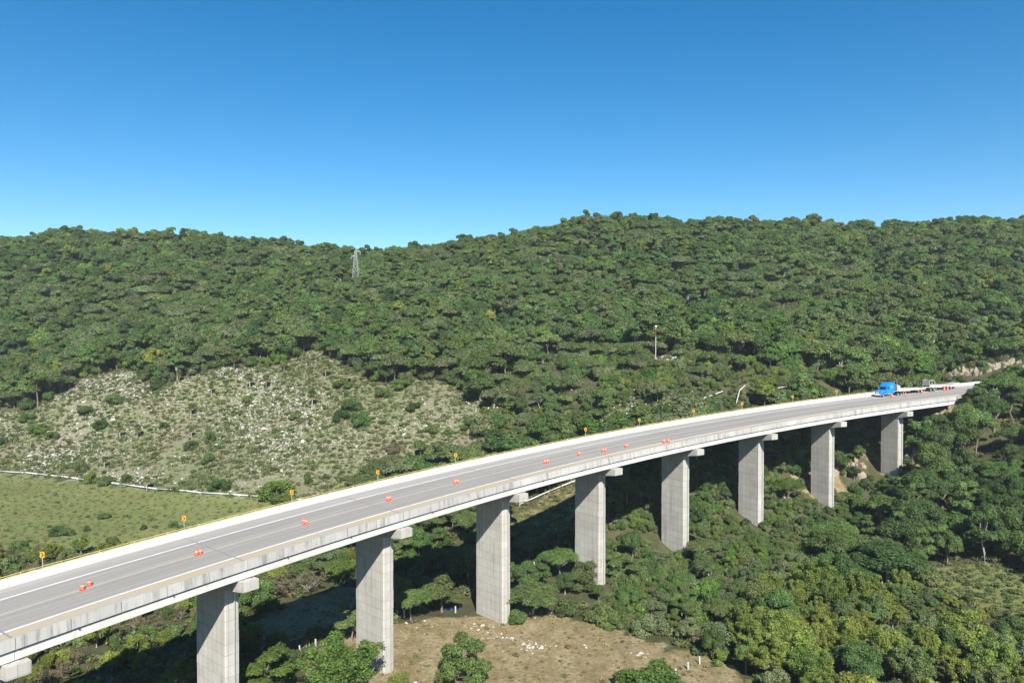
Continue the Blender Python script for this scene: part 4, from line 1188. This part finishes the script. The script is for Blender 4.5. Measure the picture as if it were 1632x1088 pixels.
gobj = [bpy.data.objects.new('g%03d' % t, TUFTS[t]) for t in range(6)]
gp = []
def sprinkle(x0, x1, y0, y1, d, regs, gk, shrub, k0, k1, keep=1.0):
    for x, y in jittered(x0, x1, y0, y1, d, rng):
        z = ground(x, y); px, py, dd = project((x, y, z))
        if not (-150 < px < 1780 and py < 1250): continue
        if region(x, y, z) not in regs or gi(RD, x, y) < 10.2 and 'clear' not in regs: continue
        if rng.random() > keep: continue
        if 'boulder' in regs and float(vnoise(np.array([x]), np.array([y]), 11, 41)[0]) + rng.normal(0, .14) < -.34: continue
        t = int(rng.integers(3, 6)) if rng.random() < shrub else int(rng.integers(3))
        hi_ = int(rng.choice(3, p=[.4, .35, .25]))
        gp.append((x, y, z - .03, float(rng.uniform(k0, k1)), t, vary(GP[gk][hi_], rng)))
sprinkle(-330, -20, 140, 270, 2.1, ('field',), 'field', .08, .5, 1.1)
sprinkle(-310, 80, 180, 330, 1.2, ('boulder',), 'slope', .34, .45, 1.6)
sprinkle(80, 140, 110, 170, 1.3, ('glade',), 'slope', .4, .6, 1.3)
sprinkle(-40, 70, 100, 150, 1.5, ('clear', 'track'), 'dry', .1, .35, .8, .8)
sprinkle(-10, 40, 170, 210, 1.4, ('slope2',), 'dry', .3, .5, 1.2)
sprinkle(-150, 230, 70, 220, 2.3, ('',), 'slope', .75, .8, 2.0, .8)
scatter('grass', gp, gobj, 'low grass and weeds over the field, slope and valley floor', 'grass')
print('tufts', len(gp))

# ------------------------------------------------------------------ pipeline along the foot of the hill
pp = [hit(*p) for p in [(-120, 741, 180), (0, 753, 180), (60, 758, 180), (125, 766, 180), (190, 774, 180), (250, 782, 180), (320, 788, 180), (400, 794, 180), (480, 800, 180)]]
pipe = empty('pipeline', pp[0])
def pipe_run(e, pts, r=.19, lift=.5):
    o0 = Vector(e.location)
    for a, b in zip(pts[:-1], pts[1:]):
        va, vb = Vector(a) + Vector((0, 0, lift)), Vector(b) + Vector((0, 0, lift))
        n = max(1, int((vb - va).length / 6))
        zs = [va.lerp(vb, k / n) for k in range(n + 1)]
        for p in zs: p.z = max(p.z, ground(p.x, p.y) + lift * .8)
        mb = MB(); mb.tube([p - zs[0] for p in zs], r, 8); mb.build('pipe_section', M['pipe'], e, loc=tuple(zs[0] - o0), smooth=True)
        for p in (zs[0],):
            mb = MB(); hgt = p.z - ground(p.x, p.y) + .3
            mb.box((0, 0, -hgt / 2), (.3, .22, hgt)); mb.build('support', M['joint'], e, loc=tuple(p - o0))
pipe_run(pipe, pp)
tag(pipe, 'long white pipeline dividing the grass field from the boulder slope', 'pipeline')
for pts, lab in (([(828, 808, 150), (875, 787, 150), (917, 769, 150)], 'white pipe climbing the bare bank seen under the deck between two piers'),
                 ([(1078, 661, 200), (1096, 653, 200), (1113, 645, 200)], 'short white pipe length just above the barrier left of the leaning pole'),
                 ([(1122, 641, 200), (1136, 636, 200), (1152, 631, 200)], 'thin white pipe in the scrub left of the leaning pole'),
                 ([(1208, 628, 200), (1238, 624, 200), (1270, 620, 200), (1288, 613, 200)], 'white pipe low in the scrub right of the leaning pole')):
    q = [hit(*p) for p in pts]
    e = empty('pipe', q[0]); pipe_run(e, q, .15, 1.0 if pts[0][0] > 1000 else .6); tag(e, lab, 'pipe', 'white pipes behind the viaduct')

# leaning pale pole and the red and white pole
q = hit(1172, 646, 195)
mb = MB(); e = empty('leaning_pole', q)
mb.tube([(0, 0, -.3), (1.0, 0, 3.4), (1.2, 0, 4.4)], [.16, .14, .13], 8); mb.build('shaft', M['pipe'], e)
mb = MB(); mb.tube([(1.2, 0, 4.4), (2.9, 0, 6.0)], [.13, .12], 8); mb.build('bent_arm', M['pipe'], e)
tag(e, 'pale bent pole leaning out of the scrub above the viaduct barrier', 'pole')
q = pole_w; e = empty('marker_pole', q); zt = project(q)[2] / FPX
HP = (572 - 519) * zt
z = -.4; cols = ['white', 'white', 'red', 'white']
for f0, f1, c in ((0, .42, 'white'), (.42, .66, 'white'), (.66, .9, 'red'), (.9, .94, 'white')):
    mb = MB(); mb.tube([(0, 0, f0 * HP - (.4 if f0 == 0 else 0)), (0, 0, f1 * HP)], .12, 8); mb.build('pole_section', M[c], e)
mb = MB(); mb.lathe([(.02, 0), (.3, .1), (.42, .35), (.42, .5), (.3, .75), (.02, .85)], 12); mb.build('ball_top', M['white'], e, loc=(0, 0, .94 * HP), smooth=True)
tag(e, 'tall red and white pole with a white ball rising from the hillside trees', 'pole')

# ------------------------------------------------------------------ lattice tower
def tower():
    q = pyl; sc_ = project(q)[2] / FPX
    Ht = (q[2] - 0) * 0 + (project(q)[1] - 399) * sc_
    e = empty('lattice_tower', (q[0], q[1], q[2] - .3))
    wb, wt = 2.1, .42
    lev = [0, .18, .34, .48, .60, .71, .80, .88, .95, 1.0]
    def cor(f): ww = wb + (wt - wb) * f; return [Vector((sx * ww, sy * ww, f * Ht)) for sx, sy in ((-1, -1), (1, -1), (1, 1), (-1, 1))]
    for k in range(4):
        mb = MB(); mb.tube([cor(f)[k] for f in lev], .11, 5); mb.build('leg', M['steel'], e)
    for a, b in zip(lev[:-1], lev[1:]):
        A, B = cor(a), cor(b)
        for k in range(4):
            mb = MB(); mb.tube([A[k], B[(k + 1) % 4]], .07, 4); mb.tube([A[(k + 1) % 4], B[k]], .07, 4); mb.tube([B[k], B[(k + 1) % 4]], .06, 4)
            mb.build('cross_brace', M['steel'], e)
    for f, sx in ((.985, 1), (.86, -1), (.90, 1)):
        if f == .90: continue
        z = f * Ht; mb = MB()
        mb.tube([(0, -.3, z), (sx * 2.3, 0, z + .05), (sx * 2.5, 0, z - .6)], [.13, .11, .1], 5); mb.tube([(0, .3, z), (sx * 2.3, 0, z + .05)], .1, 5); mb.tube([(0, 0, z + .9), (sx * 2.3, 0, z + .05)], .08, 5)
        arm = mb.build('cross_arm', M['white'], e)
        mb = MB(); mb.lathe([(.05, -.9), (.2, -.8), (.08, -.65), (.2, -.5), (.08, -.35), (.2, -.2), (.05, 0)], 8, (sx * 2.5, 0, z - .6)); mb.build('insulator', M['white'], arm)
    mb = MB(); mb.tube([(0, 0, Ht * .97), (0, 0, Ht + 4.6)], [.12, .05], 6); mb.build('mast', M['steel'], e)
    tag(e, 'grey steel lattice power tower standing on the wooded hillside', 'tower')
tower()

# ------------------------------------------------------------------ road signs, cones, posts
def sign_proto():
    e = empty('chevron_sign')
    mb = MB(); mb.box((0, 0, 1.45), (.09, .09, 3.5)); mb.build('post', M['galv'], e)
    mb = MB(); mb.box((0, -.07, 2.75), (.60, .03, .76)); pl = mb.build('sign_plate', M['sign_yellow'], e)
    mb = MB(); y = -.09
    poly = [(-.20, 3.04), (-.02, 3.04), (.22, 2.75), (-.02, 2.46), (-.20, 2.46), (.04, 2.75)]
    mb.prism(poly, y - .004, y); mb.build('chevron', M['black'], pl)
    return e
def copy_tree(o, parent=None):
    c = o.copy(); COL.objects.link(c); c.parent = parent
    for ch in list(o.children): copy_tree(ch, c)
    return c
sg = sign_proto()
S_SIGNS = []
for px, py in [(67, 902), (290, 846), (462, 800), (602, 766), (724, 738), (931, 698), (1017, 681), (1105, 665), (1182, 651), (1263, 640), (1333, 631)]:
    best_ = min(np.arange(-1.5 * L, 11 * L, .5), key=lambda s: abs(project(RP(s, T_FAR + .75, DECK + 1))[0] - px))
    S_SIGNS.append(best_)
WHS = ['beside the nearest cones at far left', 'beyond the second pair of cones', 'in front of the pipeline end', 'against the lower boulder slope', 'above the third single cone', 'left of the scrubby slope behind the viaduct', 'below the scrubby slope behind the viaduct', 'below the short white pipe', 'below the leaning pole', 'below the right white pipe', 'nearest to the blue truck']
for n, s in enumerate(S_SIGNS):
    e = sg if n == 0 else copy_tree(sg)
    p = RP(s, T_FAR + .52, DECK + .1); e.location = p
    e.rotation_euler = (0, 0, RH(s) - math.radians(52)); e.scale = (.9, .9, .9)
    tag(e, 'yellow chevron curve sign on the outer barrier %s' % WHS[n], 'road sign', 'chevron signs along the outer barrier')
# brackets tie the posts to the barrier
def cone_proto():
    e = empty('traffic_cone')
    mb = MB(); mb.box((0, 0, .03), (.58, .58, .06)); mb.build('base', M['orange'], e)
    mb = MB(); mb.lathe([(.26, .06), (.185, .44)], 14); mb.lathe([(.163, .55), (.08, .84), (.06, .86)], 14); mb.build('body', M['orange'], e, smooth=True)
    mb = MB(); mb.lathe([(.185, .44), (.163, .55)], 14); mb.build('collar', M['reflective'], e, smooth=True)
    return e
cp = cone_proto(); nth = 0
CONES = [(132.5, 937.5, 1.0, 'left one of the nearest pair of orange cones on the centre line'), (141.5, 935.5, 1.0, 'right one of the nearest pair of orange cones on the centre line'),
 (314, 884, 1.0, 'left one of the second pair of cones, by an expansion joint'), (320, 882, 1.0, 'right one of the second pair of cones, by an expansion joint'),
 (484, 835, 1.05, 'left of two touching cones between the first full piers'), (489, 834, 1.05, 'right of two touching cones between the first full piers'),
 (618, 798, 1.2, 'single orange cone on the centre line above the second pier'), (621.5, 797, 1.0, 'smaller orange cone just behind the single one above the second pier'),
 (726, 770, 1.1, 'orange cone on the centre line left of the third pier, left one'), (729.5, 769, 1.0, 'orange cone on the centre line left of the third pier, right one'),
 (869, 738.5, 1.1, 'orange cone left of the fourth pier, left one'), (873, 737.5, 1.1, 'orange cone left of the fourth pier, right one'),
 (923, 726, 1.15, 'orange cone on the near lane above the fourth pier'), (961, 720, 1.1, 'left of the twin orange cones past the fourth joint'), (965, 719, 1.1, 'right of the twin orange cones past the fourth joint'),
 (998, 713, 1.2, 'lone orange cone on the near lane left of the fifth pier'), (1058, 705.5, 1.15, 'left orange cone close to the near edge line above the fifth pier'), (1065, 704.5, 1.15, 'right orange cone close to the near edge line above the fifth pier'),
 (1421.5, 633, 1.3, 'orange cone on the road beside the truck tractor rear wheels'), (1443, 630, 1.0, 'small orange cone beside the front trailer'), (1469, 626, 1.2, 'orange cone beside the gap between the two trailers'), (1505, 622, 1.3, 'left orange cone beside the rear trailer wheels'), (1510, 621, 1.3, 'right orange cone beside the rear trailer wheels')]
for n, (px, py, k, lab) in enumerate(CONES):
    e = cp if n == 0 else copy_tree(cp)
    s, t = road_hit(px, py); p = RP(s, t, DECK + .006); e.location = p; e.rotation_euler = (0, 0, RH(s)); e.scale = (k, k, k)
    if nth % 3 == 0: pass
    tag(e, lab, 'traffic cone', 'orange cones on the road')
def post_proto():
    e = MB(); e.box((0, 0, .5), (.20, .20, 1.5), taper=.9); return e.mesh('fence_post', M['white'])
pm = post_proto()
for px, py, lab in [(457, 1053, 'white concrete post at the dirt track end, leftmost of three'), (479, 1041, 'white concrete post in the middle of three by the bridge shadow'), (503, 1030, 'white concrete post at the right of three by the bridge shadow'), (633, 984, 'white post left of the flat-topped tree, left one of two'), (644, 984, 'white post left of the flat-topped tree, right one of two'), (726, 976, 'white post beside the blue tarpaulin'), (835, 911, 'white post left of the round-headed tree, nearer one'), (852, 904, 'white post left of the round-headed tree, farther one'), (1077, 1080, 'white post at the clearing edge, leftmost of three at lower right'), (1097, 1069, 'white post at the clearing edge, middle of three at lower right'), (1115, 1060, 'white post at the clearing edge, rightmost of three'), (1406, 931, 'white post under the broad dark tree, left one'), (1419, 928, 'white post under the broad dark tree, right one')]:
    q = hit(px, py); o = obj('fence_post', pm, None, (q[0], q[1], q[2]), (rng.normal(0, .04), rng.normal(0, .04), rng.uniform(0, 1)))
    tag(o, lab, 'post', 'white concrete posts on the valley floor')
q = hit(722, 972); mb = MB(); tb = []
for j in range(5):
    for i in range(9): tb.append((-1.5 + i * .38, -.4 + j * .2, .3 + .18 * math.sin(i * 1.3) * math.cos(j) - .1 * abs(j - 2)))
mb.add(tb, [(j * 9 + i, j * 9 + i + 1, j * 9 + i + 10, j * 9 + i + 9) for j in range(4) for i in range(8)])
mb.add([(x, y, 0.0) for x, y, z in tb], [(j * 9 + i, j * 9 + i + 9, j * 9 + i + 10, j * 9 + i + 1) for j in range(4) for i in range(8)])
o = mb.build('tarpaulin', M['tarp'], None, q, smooth=True); tag(o, 'crumpled blue tarpaulin on the ground in the bridge shadow', 'tarpaulin')

# ------------------------------------------------------------------ truck: blue tractor and two white flatbed trailers
def wheel(parent, x, y, r=.52, w_=.34):
    mb = MB(); n = 16
    def ring(rr, yy): return [(rr * math.cos(2 * math.pi * k / n), yy, rr * math.sin(2 * math.pi * k / n)) for k in range(n)]
    rs_ = [ring(r * .62, -w_ / 2), ring(r * .94, -w_ / 2), ring(r, -w_ * .3), ring(r, w_ * .3), ring(r * .94, w_ / 2), ring(r * .62, w_ / 2)]
    vs = [v for q in rs_ for v in q]; fs = []
    for i in range(5):
        for k in range(n): fs.append((i * n + k, i * n + (k + 1) % n, (i + 1) * n + (k + 1) % n, (i + 1) * n + k))
    mb.add(vs, fs); wv = mb.build('wheel', M['rubber'], parent, loc=(x, y, r))
    mb = MB(); mb.add(ring(r * .62, -w_ * .42) + [(0, -w_ * .25, 0)] + ring(r * .62, w_ * .42) + [(0, w_ * .25, 0)], [((k + 1) % n, k, n) for k in range(n)] + [(n + 1 + k, n + 1 + (k + 1) % n, 2 * n + 1) for k in range(n)])
    mb.build('rim', M['chrome'], wv)
    return wv
def tractor(s, t):                                      # local x points forwards
    e = empty('truck_tractor', RP(s, t, DECK + .006), RH(s) + math.pi)
    mb = MB(); mb.box((-3.6, 0, .95), (7.6, .9, .28)); mb.build('chassis', M['chassis'], e)
    mb = MB()                                            # sleeper and cab with sloping roof fairing
    mb.prism([(-2.6, .95), (.95, .95), (.95, 1.95), (.55, 2.75), (.20, 3.25), (-.55, 3.85), (-1.2, 4.02), (-2.6, 4.05)], -1.22, 1.22); cab = mb.build('cab', M['blue'], e)
    mb = MB(); mb.prism([(.95, .85), (2.65, .80), (2.75, 1.25), (2.55, 1.75), (1.9, 1.92), (.95, 2.02)], -.98, .98); mb.build('hood', M['blue'], e)
    for sy in (-1, 1):
        mb = MB(); mb.prism([(1.05, .55), (1.2, 1.05), (1.6, 1.28), (2.1, 1.22), (2.45, .95), (2.6, .5), (2.35, .5), (2.2, .95), (1.8, 1.1), (1.4, .95), (1.3, .55)], sy * 1.0 - .22, sy * 1.0 + .22); mb.build('fender', M['blue'], e)
        mb = MB(); mb.prism([(-.25, 2.15), (.62, 2.15), (.45, 2.65), (.1, 3.0), (-.25, 3.0)], sy * 1.225, sy * 1.235); mb.build('side_window', M['glass'], cab)
        mb = MB(); mb.tube([(0, 0, 0), (0, 0, 2.4)], .09, 8); mb.build('exhaust_stack', M['chrome'], e, loc=(-2.75, sy * 1.0, 1.4))
        mb = MB(); mb.box((0, 0, 0), (.18, .24, .62)); mb.build('mirror', M['chrome'], e, loc=(.75, sy * 1.45, 2.5))
        mb = MB(); mb.tube([(-.6, 0, 0), (.6, 0, 0)], .33, 12); mb.build('fuel_tank', M['chrome'], e, loc=(-.6, sy * .95, .78))
        mb = MB(); mb.box((0, 0, 0), (.05, .34, .22)); mb.build('headlight', M['white_paint'], e, loc=(2.66, sy * .82, 1.12))
        mb = MB(); mb.prism([(-1.55, 2.6), (-1.3, 2.6), (-1.2, 3.15), (-1.5, 3.15)], sy * 1.223, sy * 1.231); mb.build('side_emblem', M['reflective'], cab)
    mb = MB(); vs = [(.975, -1.0, 2.0), (.975, 1.0, 2.0), (.59, .98, 2.78), (.59, -.98, 2.78)]; vs = [(x + .012, y, z) for x, y, z in vs]
    mb.add(vs + [(x - .03, y, z) for x, y, z in vs], [(0, 1, 2, 3), (7, 6, 5, 4), (0, 4, 5, 1), (1, 5, 6, 2), (2, 6, 7, 3), (3, 7, 4, 0)]); mb.build('windscreen', M['glass'], cab)
    mb = MB(); mb.box((2.72, 0, 1.18), (.06, 1.1, .9)); mb.build('grille', M['chrome'], e)
    mb = MB(); mb.box((2.78, 0, .58), (.22, 2.3, .38)); mb.build('bumper', M['chrome'], e)
    mb = MB(); mb.box((-4.6, 0, 1.2), (1.4, 1.0, .2)); mb.build('fifth_wheel', M['chassis'], e)
    for sy in (-1, 1):
        wheel(e, 1.85, sy * 1.02)
        for x in (-4.1, -5.4): wheel(e, x, sy * .92, .52, .6)
    return e
def trailer(s, t, ln, head, ramp):
    e = empty('flatbed_trailer', RP(s, t, DECK + .006), RH(s) + math.pi)
    mb = MB(); mb.box((0, 0, 1.52), (ln, 2.3, .12)); mb.build('deck', M['plank'], e)
    for sy in (-1, 1):
        mb = MB(); mb.prism([(-ln / 2, 1.15), (ln / 2 - 2.6, 1.0), (ln / 2, 1.1), (ln / 2, 1.62), (-ln / 2, 1.62)], sy * 1.27 - .08, sy * 1.27 + .08); mb.build('side_beam', M['white_paint'], e)
        mb = MB(); mb.box((0, 0, 0), (.16, .16, 1.0)); mb.build('landing_leg', M['white_paint'], e, loc=(ln / 2 - 3.0, sy * .8, .60))
    mb = MB(); mb.box((0, 0, 0), (ln - 1, .8, .4)); mb.build('main_frame', M['chassis'], e, loc=(0, 0, 1.22))
    hb = MB(); hb.box((0, 0, .75), (.14, 2.5, 1.5)); hd_ = hb.build('headboard', M['white_paint'], e, loc=(ln / 2 - .1, 0, 1.58))
    if head:
        for sy in (-1, 1):
            mb = MB()
            for a, b in (((0, 0), (-1.9, 0)), ((0, 1.5), (-1.5, 1.5)), ((-1.5, 1.5), (-2.2, .9)), ((-1.0, 0), (-1.0, 1.5)), ((-2.2, 0), (-2.2, .9))): mb.tube([(a[0], 0, a[1]), (b[0], 0, b[1])], .09, 6)
            mb.build('rack_frame', M['white_paint'], hd_, loc=(0, sy * 1.15, 0))
    else:
        for sy in (-1, 1):
            mb = MB(); mb.prism([(0, 0), (0, 1.3), (-1.1, .9), (-1.3, 0)], -.05, .05); mb.build('gusset', M['white_paint'], hd_, loc=(0, sy * 1.2, .02))
    if ramp:
        mb = MB(); mb.prism([(-ln / 2 - 1.0, 1.0), (-ln / 2 + 2.2, 1.3), (-ln / 2 + 2.2, 1.75), (-ln / 2, 2.1), (-ln / 2 - .8, 2.1)], -1.25, 1.25); mb.build('folded_ramp', M['white_paint'], e)
    for x in (-ln / 2 + 1.4, -ln / 2 + 2.7):
        for sy in (-1, 1): wheel(e, x, sy * .98, .5, .5)
    return e
ss_, tt_ = road_hit(1404, 631)
TT = 13.6
def s_for(px, t, h): return float(min(np.arange(6 * L, 12 * L, .2), key=lambda s: abs(project(RP(s, t, h))[0] - px)))
s_t = s_for(1398, TT, DECK + 1) + 2.8
e = tractor(s_t, TT); tag(e, 'bright blue long-haul truck tractor with sleeper cab parked by the barrier', 'truck')
s1 = s_t + 3.4 + 5.6
e = trailer(s1, TT, 11.4, False, False); tag(e, 'white flatbed trailer coupled directly behind the blue tractor', 'trailer', 'white flatbed trailers')
s2 = s1 + 5.7 + 1.2 + 5.7
e = trailer(s2, TT, 11.4, True, True); tag(e, 'rear white flatbed trailer with rack frame and raised ramp', 'trailer', 'white flatbed trailers')
dl = empty('trailer_dolly', RP(s2 - 4.3, TT, DECK + .006), RH(s2) + math.pi)
mb = MB(); mb.box((0, 0, .85), (2.2, .7, .3)); mb.tube([(1.0, 0, .85), (2.6, 0, .95)], .1, 6); mb.build('frame', M['chassis'], dl)
for x in (-.65, .65):
    for sy in (-1, 1): wheel(dl, x, sy * .98, .5, .5)
tag(dl, 'two-axle dolly under the front of the rear trailer', 'dolly')
print('truck px', project(RP(s_t, TT, DECK))[:2], project(RP(s2 + 6.5, TT, DECK + 1))[:2])
settle_labels()

# ------------------------------------------------------------------ the air: a thin even haze round everything
HZ = MB(); HZ.box((0, 250, 66), (9600, 9600, 152))
hm = bpy.data.materials.new('haze_air'); hm.use_nodes = True; hm.node_tree.nodes.clear()
ho = hm.node_tree.nodes.new('ShaderNodeOutputMaterial'); hv = hm.node_tree.nodes.new('ShaderNodeVolumePrincipled')
hv.inputs['Density'].default_value = .00015; hv.inputs['Color'].default_value = (.93, .96, 1.0, 1); hv.inputs['Anisotropy'].default_value = .2
hm.node_tree.links.new(hv.outputs[0], ho.inputs['Volume'])
kind(HZ.build('haze', hm), 'stuff')
